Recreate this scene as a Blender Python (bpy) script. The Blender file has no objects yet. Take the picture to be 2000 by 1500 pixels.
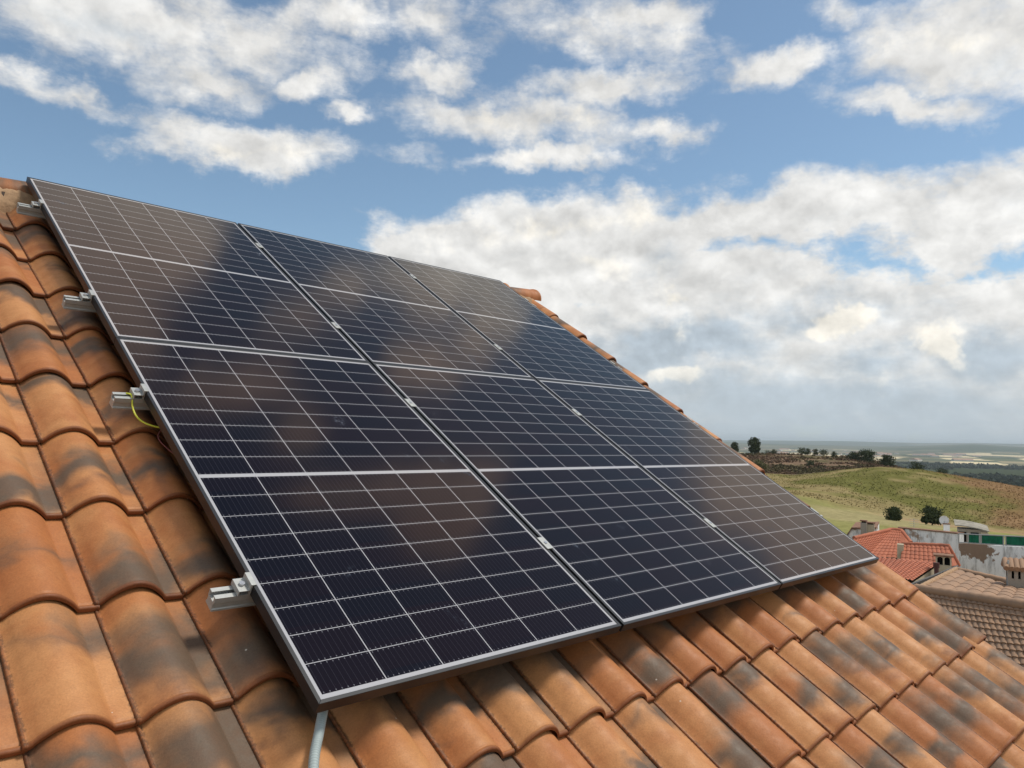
import bpy, math, random
import numpy as np
from mathutils import Vector, Matrix, Euler
S = bpy.context.scene
COL = S.collection
R = math.radians
rng = random.Random(7)

# ---------------------------------------------------------------- camera
TH = 0.562478            # roof pitch (rad)
Z0 = 9.0                 # height of the upper left corner of the panel array
CAM = Vector((-0.93395, -4.43166, -1.23855 + Z0))
RC = Matrix(((0.70754, 0.06315, 0.70385), (-0.70628, 0.02997, 0.7073), (0.02357, -0.99755, 0.0658)))
F = 1503.66
cd = bpy.data.cameras.new('camera'); cam = bpy.data.objects.new('camera', cd); COL.objects.link(cam)
m = Matrix((RC.col[0], -RC.col[1], -RC.col[2])).transposed().to_4x4(); m.translation = CAM
cam.matrix_world = m
cd.sensor_width = 36; cd.lens = 36 * F / 2000; cd.clip_start = 0.05; cd.clip_end = 120000
S.camera = cam
def wdir(x, y):
    return (RC @ Vector(((x - 1000) / F, (y - 750) / F, 1))).normalized()
def at(x, y, d):
    v = wdir(x, y); return CAM + v * (d / math.hypot(v.x, v.y))
def below(x, y, top, p):
    """point on the sight line (x, y) lying on a slope of gradient p that falls from top towards the viewer"""
    v = wdir(x, y); hv = math.hypot(v.x, v.y); t = v.z / hv
    dt = math.hypot(top.x - CAM.x, top.y - CAM.y); zt = top.z - CAM.z
    d = (zt - p * dt) / (t - p)
    return CAM + v * (d / hv)

# ---------------------------------------------------------------- render, world, sun
S.render.resolution_x = 1024; S.render.resolution_y = 768
S.render.engine = 'CYCLES'
S.view_settings.view_transform = 'Standard'; S.view_settings.look = 'None'
S.view_settings.exposure = 0.0; S.view_settings.gamma = 1
S.cycles.max_bounces = 6; S.cycles.volume_bounces = 0
SUN_AZ, SUN_EL = R(-38), R(62)      # direction towards the sun: azimuth from +X, elevation
sd = bpy.data.lights.new('sun', 'SUN'); sun = bpy.data.objects.new('sun', sd); COL.objects.link(sun)
sd.energy = 3.0; sd.angle = R(13); sd.color = (1, .93, .82)
sv = Vector((math.cos(SUN_AZ) * math.cos(SUN_EL), math.sin(SUN_AZ) * math.cos(SUN_EL), math.sin(SUN_EL)))
sun.rotation_euler = sv.to_track_quat('Z', 'Y').to_euler(); sun.location = (0, 0, 60)

class NT:
    """small helper for writing node graphs"""
    def __init__(s, tree): s.t = tree; s.n = tree.nodes; s.l = tree.links
    def node(s, typ, **kw):
        nd = s.n.new(typ)
        for k, v in kw.items(): setattr(nd, k, v)
        return nd
    def put(s, sock, v):
        if isinstance(v, bpy.types.NodeSocket): s.l.new(v, sock)
        elif v is not None: sock.default_value = v
    def m(s, op, a, b=None, c=None, clamp=False):
        nd = s.node('ShaderNodeMath', operation=op, use_clamp=clamp)
        s.put(nd.inputs[0], a); s.put(nd.inputs[1], b); s.put(nd.inputs[2], c); return nd.outputs[0]
    def v(s, op, a, b=None, out=0):
        nd = s.node('ShaderNodeVectorMath', operation=op); s.put(nd.inputs[0], a)
        if op == 'SCALE': s.put(nd.inputs[3], b)
        else: s.put(nd.inputs[1], b)
        return nd.outputs[out]
    def noise(s, vec, scale, detail=3, rough=.55, color=False, dist=0):
        nd = s.node('ShaderNodeTexNoise'); s.put(nd.inputs['Vector'], vec)
        nd.inputs['Scale'].default_value = scale; nd.inputs['Detail'].default_value = detail
        nd.inputs['Roughness'].default_value = rough; nd.inputs['Distortion'].default_value = dist
        return nd.outputs[1 if color else 0]
    def rng(s, x, a, b, c=0., d=1., smooth=True):
        nd = s.node('ShaderNodeMapRange', interpolation_type='SMOOTHSTEP' if smooth else 'LINEAR')
        s.put(nd.inputs[0], x)
        for i, v in enumerate((a, b, c, d)): s.put(nd.inputs[i + 1], v)
        return nd.outputs[0]
    def mix(s, f, a, b, typ='MIX'):
        nd = s.node('ShaderNodeMix', data_type='RGBA', blend_type=typ)
        s.put(nd.inputs[0], f)
        for i, v in ((6, a), (7, b)):
            if isinstance(v, tuple): v = (*v[:3], 1)
            s.put(nd.inputs[i], v)
        return nd.outputs[2]
    def xyz(s, vec):
        nd = s.node('ShaderNodeSeparateXYZ'); s.put(nd.inputs[0], vec); return nd.outputs
    def comb(s, x, y, z):
        nd = s.node('ShaderNodeCombineXYZ')
        for i, v in enumerate((x, y, z)): s.put(nd.inputs[i], v)
        return nd.outputs[0]

W = bpy.data.worlds.new('World'); S.world = W; W.use_nodes = True
W.node_tree.nodes.clear(); g = NT(W.node_tree)
sky = g.node('ShaderNodeTexSky', sky_type='NISHITA', sun_disc=False, sun_elevation=SUN_EL,
             sun_rotation=math.pi / 2 - SUN_AZ, air_density=1.0, dust_density=1.2, ozone_density=.6, altitude=900)
D = g.node('ShaderNodeTexCoord').outputs['Generated']
def refl(x, y):
    d = wdir(x, y); n = Vector((0, -math.sin(TH), math.cos(TH))); return d - 2 * d.dot(n) * n
def blob_frame(c, w, h):
    e1 = (w - c); e1 -= e1.dot(c) * c; e2 = h - c; e2 -= e2.dot(c) * c
    a = e1.length; e1 = e1.normalized(); e2 -= e2.dot(e1) * e1; b = max(e2.length, .01)
    e2 = c.cross(e1).normalized()
    return Matrix((e1, e2, c)).transposed().to_euler(), a, b
def field(vec, items, start=-1.0):
    cur = start
    for it in items:
        x, y, w, h, ang, st = it[:6]; fn = refl if len(it) > 6 else wdir
        ca, sa = math.cos(R(ang)), math.sin(R(ang))
        c = fn(x, y); e, a, b = blob_frame(c, fn(x + w * ca, y + w * sa), fn(x - h * sa, y + h * ca))
        mp = g.node('ShaderNodeMapping', vector_type='TEXTURE'); g.put(mp.inputs[0], vec)
        mp.inputs[1].default_value = c; mp.inputs[2].default_value = e; mp.inputs[3].default_value = (a, b, 1.0)
        ln = g.v('LENGTH', mp.outputs[0], out=1)
        val = g.m('MULTIPLY_ADD', ln, -st, st)
        cur = g.m('MAXIMUM', cur, val)
    return cur
# direction warped by noise so the outlines of the clouds are ragged
dz = g.m('ADD', g.m('MAXIMUM', g.xyz(D)[2], 0.0), .16)
PP = g.v('DIVIDE', D, g.comb(dz, dz, dz))
nz = g.noise(D, 6.5, 6, .6, True)
wv = g.v('ADD', D, g.v('SCALE', g.v('SUBTRACT', nz, (.5, .5, .5)), .13))
clouds = [  # x, y, half width, half height, tilt, strength
    (330, 40, 350, 100, 6, .72), (400, 150, 150, 62, 10, .7), (640, 20, 320, 60, 0, .55), (110, 185, 220, 34, 16, .62), (860, 40, 150, 60, 10, .6),
    (490, 285, 235, 50, 3, 1.05), (610, 168, 75, 38, 0, .9), (700, 228, 36, 26, 0, .7), (850, 132, 110, 45, -10, .75),
    (1000, 232, 290, 48, 6, .68), (1200, 160, 165, 50, -8, .8), (1040, 300, 200, 28, 3, .75), (1290, 255, 120, 28, -8, .5), (1100, 50, 230, 55, 10, .42),
    (1250, 15, 130, 40, 0, .7), (1530, 125, 170, 42, -14, .8), (1880, 85, 320, 120, -6, .95), (1790, 205, 180, 52, 4, .85), (1640, 20, 90, 40, 0, .5),
    (1100, 470, 420, 95, -6, 1.2), (980, 520, 320, 120, 0, 1.2), (1500, 430, 520, 66, -4, 1.1), (1900, 420, 330, 105, -10, 1.2), (2050, 330, 140, 60, 0, .8),
    (1350, 560, 330, 95, 0, 1.2), (1300, 720, 760, 170, 0, 1.3), (1800, 700, 640, 165, 0, 1.3), (700, 900, 900, 150, 0, 1.0), (2200, 900, 900, 160, 0, 1.2),
    # overhead, the part of the sky the panels mirror
(250, 440, 220, 145, 20, 1.6, 1), (60, 380, 120, 90, 0, 1.2, 1), (150, 620, 160, 170, 0, 1.4, 1), (585, 650, 70, 50, 0, .7, 1), (560, 840, 75, 55, 0, .9, 1), (430, 745, 140, 60, 0, 1.1, 1),
    (870, 1000, 130, 100, -20, 1.4, 1), (700, 960, 150, 50, 0, .9, 1), (860, 560, 170, 75, 10, 1.4, 1), (960, 640, 80, 90, 30, 1.0, 1), (690, 560, 70, 50, 0, .7, 1),
    (830, 700, 80, 60, 0, .9, 1), (1480, 950, 150, 160, 40, 1.3, 1), (1620, 1060, 200, 140, 20, 1.6, 1)]
fld = field(wv, clouds)
# the rest of the sky, away from the view
vd = wdir(1000, 500); away = g.rng(g.v('DOT_PRODUCT', D, tuple(vd), out=1), .35, .05)
gen = g.m('MULTIPLY', g.m('SUBTRACT', g.noise(wv, 2.2, 3, .5), .42), 3.2)
fld = g.m('MAXIMUM', fld, g.m('SUBTRACT', gen, g.m('MULTIPLY', g.m('SUBTRACT', 1.0, away), 4.0)))
zel = g.xyz(D)[2]
fb = g.m('ADD', g.m('MULTIPLY', g.noise(PP, 3.0, 10, .64, dist=.3), .45), g.m('MULTIPLY', g.noise(g.v('MULTIPLY', D, (1, 1, 2.3)), 11, 10, .70), .55))
fbs = g.noise(g.v('ADD', g.v('MULTIPLY', D, (1, 1, 1.5)), (.004, -.002, .024)), 13, 6, .58)
fb1 = g.noise(g.v('MULTIPLY', D, (1, 1, 1.5)), 13, 6, .58)
rel = g.m('SUBTRACT', fb1, fbs)
def puff(off):
    v = g.v('ADD', g.v('ADD', D, g.v('SCALE', nz, .10)), off)
    nd = g.node('ShaderNodeTexVoronoi', feature='F1', normalize=True); g.put(nd.inputs['Vector'], v)
    nd.inputs['Scale'].default_value = 15; nd.inputs['Detail'].default_value = 3; nd.inputs['Roughness'].default_value = .5
    return nd.outputs['Distance']
pf = puff((0, 0, 0)); prel = g.m('SUBTRACT', puff((.003, -.002, .013)), pf)      # heads lit from above, bases shaded
fine = g.m('ADD', g.m('MULTIPLY', g.m('SUBTRACT', fb, .5), 2.3), g.m('MULTIPLY', g.m('SUBTRACT', .36, pf), 1.3))
hi_ = g.rng(zel, .12, .34, .26, .66)
cover = g.rng(g.m('ADD', fld, fine), -.14, hi_)
# grey bases and sunlit heads
grey = [(1340, 665, 260, 70, 0, 1.1), (1250, 705, 220, 50, 0, .9), (1700, 700, 200, 60, 0, .6), (1480, 600, 90, 50, 0, .4), (1560, 790, 700, 90, 0, 1.0), (1930, 690, 130, 90, 0, .9), (1300, 500, 60, 60, 0, .3),
        (250, 60, 200, 40, 5, .3), (1950, 150, 160, 50, -5, .3), (1600, 600, 420, 60, 0, .5), (1700, 860, 900, 70, 0, 1.2), (1100, 860, 900, 90, 0, 1.0)]
lit = [(1640, 612, 85, 42, 0, 1.1), (1840, 665, 130, 48, 24, 1.0), (1320, 742, 90, 26, 0, .9), (1330, 570, 50, 22, 0, .7), (1000, 235, 240, 40, 0, .5), (1850, 640, 80, 40, 0, .6),
       (490, 290, 190, 36, 0, .6), (1100, 440, 420, 45, -6, .5), (1880, 90, 260, 60, 0, .5), (1150, 520, 160, 60, 0, .5)]
sw = g.v('ADD', D, g.v('SCALE', g.v('SUBTRACT', g.noise(D, 9, 5, .6, True), (.5, .5, .5)), .11))
fg = g.rng(g.m('ADD', field(sw, grey, 0.0), g.m('MULTIPLY', g.m('SUBTRACT', fb, .5), 1.3)), .02, .72)
fl = g.rng(g.m('ADD', g.m('MULTIPLY_ADD', pf, -1.6, g.m('ADD', field(sw, lit, 0.0), .5)), g.m('MULTIPLY', g.m('SUBTRACT', g.noise(D, 14, 8, .66), .5), 1.3)), .22, .75)
CW, CG, CL = (.83, .82, .795), (.50, .57, .635), (.98, .93, .83)
ccol = g.mix(fg, CW, CG); ccol = g.mix(fl, ccol, CL)
shade = g.rng(g.noise(D, 7, 7, .6), .32, .68, .93, 1.06)
ccol = g.mix(1.0, ccol, g.comb(shade, shade, shade), 'MULTIPLY')
rl = g.m('MULTIPLY_ADD', rel, .8, 1.0); rl = g.m('MULTIPLY_ADD', prel, .9, rl); ccol = g.mix(1.0, ccol, g.comb(rl, rl, rl), 'MULTIPLY')
base = g.v('SCALE', sky.outputs[0], 0.138)
lum = g.v('DOT_PRODUCT', base, (.33, .4, .27), out=1)
base = g.mix(.12, base, g.comb(lum, lum, lum))
base = g.mix(1.0, base, (.86, .985, .98), 'MULTIPLY')
tot = g.mix(g.m('MULTIPLY', cover, .97), base, ccol)
hzn = g.m('MULTIPLY', g.rng(g.xyz(D)[2], .13, -.01), g.rng(g.noise(PP, 1.5, 4, .5), .2, .7, .95, .72))
tot = g.mix(hzn, tot, (.535, .61, .665))
bg = g.node('ShaderNodeBackground'); g.put(bg.inputs[0], tot); bg.inputs[1].default_value = 1.0
g.l.new(bg.outputs[0], g.node('ShaderNodeOutputWorld').inputs[0])
W.cycles.sampling_method = 'MANUAL'; W.cycles.sample_map_resolution = 512

# ---------------------------------------------------------------- helpers
def tag(o, label=None, cat=None, group=None, kind=None):
    if label: o['label'] = label
    if cat: o['category'] = cat
    if group: o['group'] = group
    if kind: o['kind'] = kind
    return o
def mx(o): return Matrix.LocRotScale(o.location, o.rotation_euler, o.scale)
def thing(name, label, cat, loc=(0, 0, 0), rot=(0, 0, 0), group=None):
    o = bpy.data.objects.new(name, None); COL.objects.link(o); o.location = loc; o.rotation_euler = rot
    o.empty_display_size = .1
    return tag(o, label, cat, group)
class MB:
    def __init__(s): s.v = []; s.f = []; s.sm = []
    def add(s, vs, fs, smooth=False):
        k = len(s.v); s.v += [tuple(v) for v in vs]; s.f += [tuple(i + k for i in f) for f in fs]; s.sm += [smooth] * len(fs)
    def box(s, c, d, rz=0, M=None):
        cx, cy, cz = c; x, y, z = d[0] / 2, d[1] / 2, d[2] / 2; ca, sa = math.cos(rz), math.sin(rz)
        vs = [(cx + a * ca - b * sa, cy + a * sa + b * ca, cz + e) for e in (-z, z) for a, b in ((-x, -y), (x, -y), (x, y), (-x, y))]
        s.add(vs, [(3, 2, 1, 0), (4, 5, 6, 7), (0, 1, 5, 4), (1, 2, 6, 5), (2, 3, 7, 6), (3, 0, 4, 7)])
    def prism(s, poly, z0, z1):
        n = len(poly); s.add([(x, y, z0) for x, y in poly] + [(x, y, z1) for x, y in poly],
              [tuple(range(n - 1, -1, -1)), tuple(range(n, 2 * n))] + [(i, (i + 1) % n, n + (i + 1) % n, n + i) for i in range(n)])
    def extrude_x(s, poly, x0, x1):   # poly in (y, z)
        n = len(poly); s.add([(x0, y, z) for y, z in poly] + [(x1, y, z) for y, z in poly],
              [tuple(range(n)), tuple(range(2 * n - 1, n - 1, -1))] + [(i, n + i, n + (i + 1) % n, (i + 1) % n) for i in range(n)])
    def tube(s, pts, r, n=10, cap=True):
        rs = r if isinstance(r, list) else [r] * len(pts); pts = [Vector(p) for p in pts]; vs = []; fs = []
        up = None
        for i, p in enumerate(pts):
            t = (pts[min(i + 1, len(pts) - 1)] - pts[max(i - 1, 0)]).normalized()
            if up is None: up = t.orthogonal().normalized()
            up = (up - up.dot(t) * t).normalized(); b = t.cross(up)
            for k in range(n):
                a = 2 * math.pi * k / n; vs.append(p + (up * math.cos(a) + b * math.sin(a)) * rs[i])
        for i in range(len(pts) - 1):
            for k in range(n): fs.append((i * n + k, i * n + (k + 1) % n, (i + 1) * n + (k + 1) % n, (i + 1) * n + k))
        s.add(vs, fs, True)
        if cap: s.add(vs[:n], [tuple(range(n - 1, -1, -1))]); s.add(vs[-n:], [tuple(range(n))])
    def build(s, name, mat, parent=None, bevel=0, rel=True):
        me = bpy.data.meshes.new(name); me.from_pydata(s.v, [], s.f); me.update()
        me.polygons.foreach_set('use_smooth', s.sm)
        o = bpy.data.objects.new(name, me); COL.objects.link(o); me.materials.append(mat)
        if bevel:
            b = o.modifiers.new('bevel', 'BEVEL'); b.width = bevel; b.segments = 2; b.limit_method = 'ANGLE'
        if parent:
            o.parent = parent
            if not rel: o.matrix_parent_inverse = mx(parent).inverted()
        return o
def mat(name, col=(.5, .5, .5), rough=.6, metal=0, spec=.5, var=0.0, scale=8, bump=0, bscale=30, col2=None):
    M = bpy.data.materials.new(name); M.use_nodes = True; M.node_tree.nodes.clear(); g = NT(M.node_tree)
    p = g.node('ShaderNodeBsdfPrincipled'); out = g.node('ShaderNodeOutputMaterial'); g.l.new(p.outputs[0], out.inputs[0])
    co = g.node('ShaderNodeTexCoord').outputs['Object']
    p.inputs['Roughness'].default_value = rough; p.inputs['Metallic'].default_value = metal
    p.inputs['Specular IOR Level'].default_value = spec
    c2 = col2 or tuple(c * (1 - var) for c in col)
    g.put(p.inputs['Base Color'], g.mix(g.rng(g.noise(co, scale, 5, .6), .35, .65), col, c2))
    if bump:
        b = g.node('ShaderNodeBump'); b.inputs['Strength'].default_value = bump; b.inputs['Distance'].default_value = .01
        g.put(b.inputs['Height'], g.noise(co, bscale, 4)); g.l.new(b.outputs[0], p.inputs['Normal'])
    M['g'] = 0
    return M

# ---------------------------------------------------------------- materials
m_frame = mat('black_anodised', (.012, .013, .016), .42, .0, .45, .2, 3)
m_alu = mat('aluminium', (.42, .43, .415), .5, .3, .5, .12, 40)
m_mortar = mat('mortar', (.46, .30, .18), .95, 0, .2, .35, 12, .6, 40)
m_wallp = mat('render_wall', (.55, .50, .42), .9, 0, .2, .2, 1.5, .2, 30)
m_light_block = mat('light_block_brown', (.08, .06, .05), .95, 0, .1, .3, 4)
m_steel = mat('bolt_steel', (.55, .55, .56), .3, .9, .5, .1, 60)
m_dark = mat('dark_opening', (.012, .010, .010), .9, 0, .1, .2, 5)

def tile_material(name, light, orange, grey, rim, amount=1.0, flame=True):
    M = bpy.data.materials.new(name); M.use_nodes = True; M.node_tree.nodes.clear(); g = NT(M.node_tree)
    p = g.node('ShaderNodeBsdfPrincipled'); out = g.node('ShaderNodeOutputMaterial'); g.l.new(p.outputs[0], out.inputs[0])
    at_ = g.node('ShaderNodeAttribute', attribute_name='tuv').outputs['Vector']     # s, l, random
    sx, lx, rn = g.xyz(at_)
    r2 = g.m('FRACT', g.m('MULTIPLY', rn, 17.31)); r3 = g.m('FRACT', g.m('MULTIPLY', rn, 91.7)); r4 = g.m('FRACT', g.m('MULTIPLY', rn, 43.13))
    p3 = g.comb(g.m('ADD', sx, g.m('MULTIPLY', r2, 50)), lx, g.m('MULTIPLY', r3, 37))
    n1 = g.noise(p3, 8, 3, .5, dist=.4); n2 = g.noise(p3, 26, 5, .6); n3 = g.noise(p3, 160, 3, .6)
    col = g.mix(g.rng(g.m('ADD', n1, g.m('MULTIPLY', g.m('SUBTRACT', r4, .5), .5)), .25, .75), orange, light)
    if flame:
        # kiln flashing: a smoky band across the tile at a height that differs from tile to tile
        lc = g.m('MULTIPLY_ADD', r2, .30, .08); band = g.m('ABSOLUTE', g.m('SUBTRACT', g.m('ADD', lx, g.m('MULTIPLY', g.m('SUBTRACT', n1, .5), .28)), lc))
        wdt = g.m('MULTIPLY_ADD', r3, .07, .045)
        b = g.m('SUBTRACT', 1.0, g.m('DIVIDE', band, g.m('MULTIPLY', wdt, 2.0)), clamp=True)
        side = g.m('MULTIPLY', g.m('SUBTRACT', sx, .06), g.m('MULTIPLY_ADD', r4, 5.5, -1.0))
        v = g.m('ADD', g.m('ADD', b, side), g.m('MULTIPLY', g.m('SUBTRACT', g.noise(p3, 11, 3, .45), .5), .7))
        v = g.m('SUBTRACT', v, g.m('MULTIPLY', g.m('GREATER_THAN', g.m('FRACT', g.m('MULTIPLY', rn, 7.77)), .78), .45))
        f = g.m('MULTIPLY', g.rng(v, .12, 1.0), amount)
        col = g.mix(f, col, grey)
    # fired darker lower edge and left bead
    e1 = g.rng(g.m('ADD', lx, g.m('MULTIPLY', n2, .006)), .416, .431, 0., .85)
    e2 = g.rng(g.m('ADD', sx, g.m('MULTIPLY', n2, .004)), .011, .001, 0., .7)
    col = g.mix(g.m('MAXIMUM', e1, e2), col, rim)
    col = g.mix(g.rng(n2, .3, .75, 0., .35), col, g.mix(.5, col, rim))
    spk = g.rng(n3, .74, .80); col = g.mix(g.m('MULTIPLY', spk, .25), col, (.05, .03, .02))
    vo = g.node('ShaderNodeTexVoronoi'); g.put(vo.inputs['Vector'], p3); vo.inputs['Scale'].default_value = 7
    wf = g.m('MULTIPLY', g.m('LESS_THAN', vo.outputs['Distance'], .017), .7)
    col = g.mix(wf, col, (.62, .58, .5))
    jd = g.m('MAXIMUM', g.rng(sx, .196, .209), g.rng(sx, .0105, .005))
    grit = g.noise(p3, 95, 5, .75)
    col = g.mix(g.m('MULTIPLY', g.rng(g.m('ADD', grit, g.m('MULTIPLY', jd, .13)), .55, .70), g.m('MULTIPLY_ADD', jd, .45, .15)), col, (.055, .035, .022))
    gk = g.rng(g.noise(p3, 240, 2, .6), .3, .7, .90, 1.09, False); col = g.mix(1.0, col, g.comb(gk, gk, gk), 'MULTIPLY')
    g.put(p.inputs['Base Color'], col)
    g.put(p.inputs['Roughness'], g.rng(n2, .3, .7, .50, .66)); p.inputs['Specular IOR Level'].default_value = .3
    b = g.node('ShaderNodeBump'); b.inputs['Strength'].default_value = .5; b.inputs['Distance'].default_value = .003
    g.put(b.inputs['Height'], g.m('ADD', n2, g.m('MULTIPLY', n3, .35))); g.l.new(b.outputs[0], p.inputs['Normal'])
    return M
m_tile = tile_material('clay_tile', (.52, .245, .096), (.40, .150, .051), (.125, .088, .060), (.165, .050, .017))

# ---------------------------------------------------------------- our house: tiled roof
PU, PV, L = .2105, .3625, .43
PLANE = -.15                                   # pan level at a lip, relative to panel face
prof = [(-.004, .000), (-.0035, .0045), (-.0015, .0068), (.0012, .0069), (.0032, .0048), (.0046, .0034), (.0075, .0058), (.013, .0095)]
for i in range(1, 17):
    t = i / 17; prof.append((.013 + t * .150, .0095 * (1 - t) + .001 * t + .0480 * math.sin(math.pi * t ** 1.03) ** .80))
prof += [(.1645, .0008), (.168, .0), (.19, -.001), (.207, -.001), (.2115, -.0015)]
stat = [(0, 0), (.10, 0), (.2, 0), (.3, 0), (.38, 0), (.408, 0), (.4135, -.0004), (.4160, -.0022), (.4175, -.0020), (.4195, .0002), (.4245, .0003), (.428, -.0008), (.4298, -.0036), (.4300, -.0075), (.4292, -.0135)]
P = np.array(prof); SS = np.array(stat)
VR = -.12                                       # ridge line
def tile_sheet(name, cols, rows, u0, v0, parent, loc, rot, material, seed, verge=False, keep=None):
    r = np.random.default_rng(seed); V = []; Fc = []; A = []; npf, nst = len(P), len(SS)
    quad = [(j * npf + i, j * npf + i + 1, (j + 1) * npf + i + 1, (j + 1) * npf + i) for j in range(nst - 1) for i in range(npf - 1)]
    quad = np.array(quad)[:, ::-1]; k = 0
    for row in rows:
        for c in cols:
            if keep and not keep(row, c): 
                r.random(8); continue
            j = r.normal(0, 1, 7) ; rv = r.random()
            s = np.tile(P[:, 0], nst); h = np.tile(P[:, 1], nst); l = np.repeat(SS[:, 0], npf); dz = np.repeat(SS[:, 1], npf)
            uu = u0 + c * PU + s + j[0] * .0012 + (l - .2) * j[1] * .006
            vv = v0 + row * PV - L + l + j[2] * .0018 + (s - .1) * j[3] * .010
            if row < 2: vv = np.maximum(vv, -.02 + .0001 * l)
            if verge and c == cols[-1]:      # the bedded verge course rises and drifts outwards towards the ridge
                k_ = np.clip((3.75 - vv) / 3.7, 0, 1); uu = uu + .115 * k_; ww_add = .030 * k_ ** .6 + j[6] * .006; uu = uu + j[4] * .005
            else: ww_add = 0
            ww = PLANE + h * (1 + .03 * j[4]) + dz + (l - L) / PV * .0195 + j[5] * .0011 + ww_add
            V.append(np.stack([uu, -vv, ww], 1)); A.append(np.stack([s, l, np.full_like(s, rv)], 1)); Fc.append(quad + k); k += npf * nst
    V = np.concatenate(V); A = np.concatenate(A); Fc = np.concatenate(Fc)
    me = bpy.data.meshes.new(name); me.vertices.add(len(V)); me.vertices.foreach_set('co', V.ravel())
    me.loops.add(Fc.size); me.loops.foreach_set('vertex_index', Fc.ravel().astype(np.int32))
    me.polygons.add(len(Fc)); me.polygons.foreach_set('loop_start', np.arange(0, Fc.size, 4, dtype=np.int32))
    me.polygons.foreach_set('use_smooth', np.ones(len(Fc), bool)); me.update(calc_edges=True); me.validate()
    a = me.attributes.new('tuv', 'FLOAT_VECTOR', 'POINT'); a.data.foreach_set('vector', A.ravel())
    o = bpy.data.objects.new(name, me); COL.objects.link(o); me.materials.append(material)
    o.location = loc; o.rotation_euler = rot
    o.parent = parent; o.matrix_parent_inverse = mx(parent).inverted()
    return o
O = Vector((0, 0, Z0)); ROT = (TH, 0, 0)
c_, s_ = math.cos(TH), math.sin(TH)
def rw(u, v, w): return Vector((u, -c_ * v - s_ * w, Z0 - s_ * v + c_ * w))
house = thing('house', 'house whose orange clay tile roof fills the foreground under the solar panels', 'house', (0.5, -1.5, 0))
U0, V00 = -.083, 3.63 - 10 * PV
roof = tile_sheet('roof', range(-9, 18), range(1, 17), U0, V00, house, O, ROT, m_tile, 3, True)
# rear slope, mirrored about the ridge
yr = rw(0, VR, 0).y; zr = rw(0, VR, 0).z
Ob = Vector((U0 + 18 * PU + U0 - 9 * PU + .0, 2 * yr, Z0))
rear = tile_sheet('rear_roof', range(-9, 18), range(1, 9), U0, V00, house, Vector((3.62 - 1.95, 2 * yr, Z0)), (TH, 0, math.pi), m_tile, 5)
ue = U0 + 18 * PU; ul = U0 - 9 * PU
b = MB()
def slab(vtop, vbot, w0, w1, u0, u1):
    a = [rw(u0, vtop, w0), rw(u1, vtop, w0), rw(u1, vbot, w0), rw(u0, vbot, w0)]; c = [rw(u0, vtop, w1), rw(u1, vtop, w1), rw(u1, vbot, w1), rw(u0, vbot, w1)]
    return a + c
FB = [(0, 1, 2, 3), (7, 6, 5, 4), (0, 4, 5, 1), (1, 5, 6, 2), (2, 6, 7, 3), (3, 7, 4, 0)]
vs = slab(VR, 6.0, -.235, -.195, ul + .03, ue - .045); b.add(vs, FB)
b.add([(x, 2 * yr - y, z) for x, y, z in vs], [f[::-1] for f in FB])
b.build('light_block_deck', m_light_block, house, rel=False)  # unseen deck slabs added beneath the tiles to block light
# walls with gables
ye = rw(0, 5.6, -.24).y; ze = rw(0, 5.6, -.24).z; zt = rw(0, VR, -.24).z
b = MB(); b.extrude_x([(ye, 0), (2 * yr - ye, 0), (2 * yr - ye, ze), (yr, zt), (ye, ze)], ul + .25, ue - .12); b.build('wall', m_wallp, house, rel=False)
# bedding mortar along the verge and under the ridge
def lumpy(name, stations, rows, amp):
    b = MB(); n, m_ = len(stations), len(rows(stations[0])); vs = []; ph = [rng.uniform(0, 9) for _ in range(m_)]
    for i, u in enumerate(stations):
        for k, p in enumerate(rows(u)):
            q = math.sin(u * 31 + ph[k]) * .4 + math.sin(u * 73 + 2 * ph[k]) * .35 + rng.uniform(-.5, .5)
            vs.append(p + Vector((0, -.5, .8)) * (q * amp))
    fs = [(i * m_ + k, i * m_ + k + 1, (i + 1) * m_ + k + 1, (i + 1) * m_ + k) for i in range(n - 1) for k in range(m_ - 1)]
    b.add(vs, fs, True); return b.build(name, m_mortar, house, rel=False)
def verge_rows(v):
    k = min(1, max(0, (3.75 - v) / 3.7)); t = .030 * k ** .6 - .016 * (1 - k); ui = ue - .10 - .12 * k; uo = ue - .052 + .115 * k
    return [rw(ui, v, -.175), rw(ui + .01, v, -.140 + t), rw((ui + uo) / 2, v, -.128 + t), rw(uo - .01, v, -.132 + t), rw(uo, v, -.15 + t), rw(uo - .01, v, -.22), rw(uo - .08, v, -.24)]
lumpy('verge_mortar', [-.08 + i * .022 for i in range(280)], verge_rows, .005)
lumpy('ridge_mortar', [ul + i * (ue + .01 - ul) / 330 for i in range(331)], lambda u: [rw(u, .150, -.172), rw(u, .128, -.125), rw(u, .095, -.098), rw(u, .05, -.078), rw(u, 0, -.06),
    Vector((u, 2 * yr - rw(0, 0, -.06).y, rw(0, 0, -.06).z)), Vector((u, 2 * yr - rw(0, .05, -.078).y, rw(0, .05, -.078).z)), Vector((u, 2 * yr - rw(0, .15, -.172).y, rw(0, .15, -.172).z))], .007)
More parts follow.
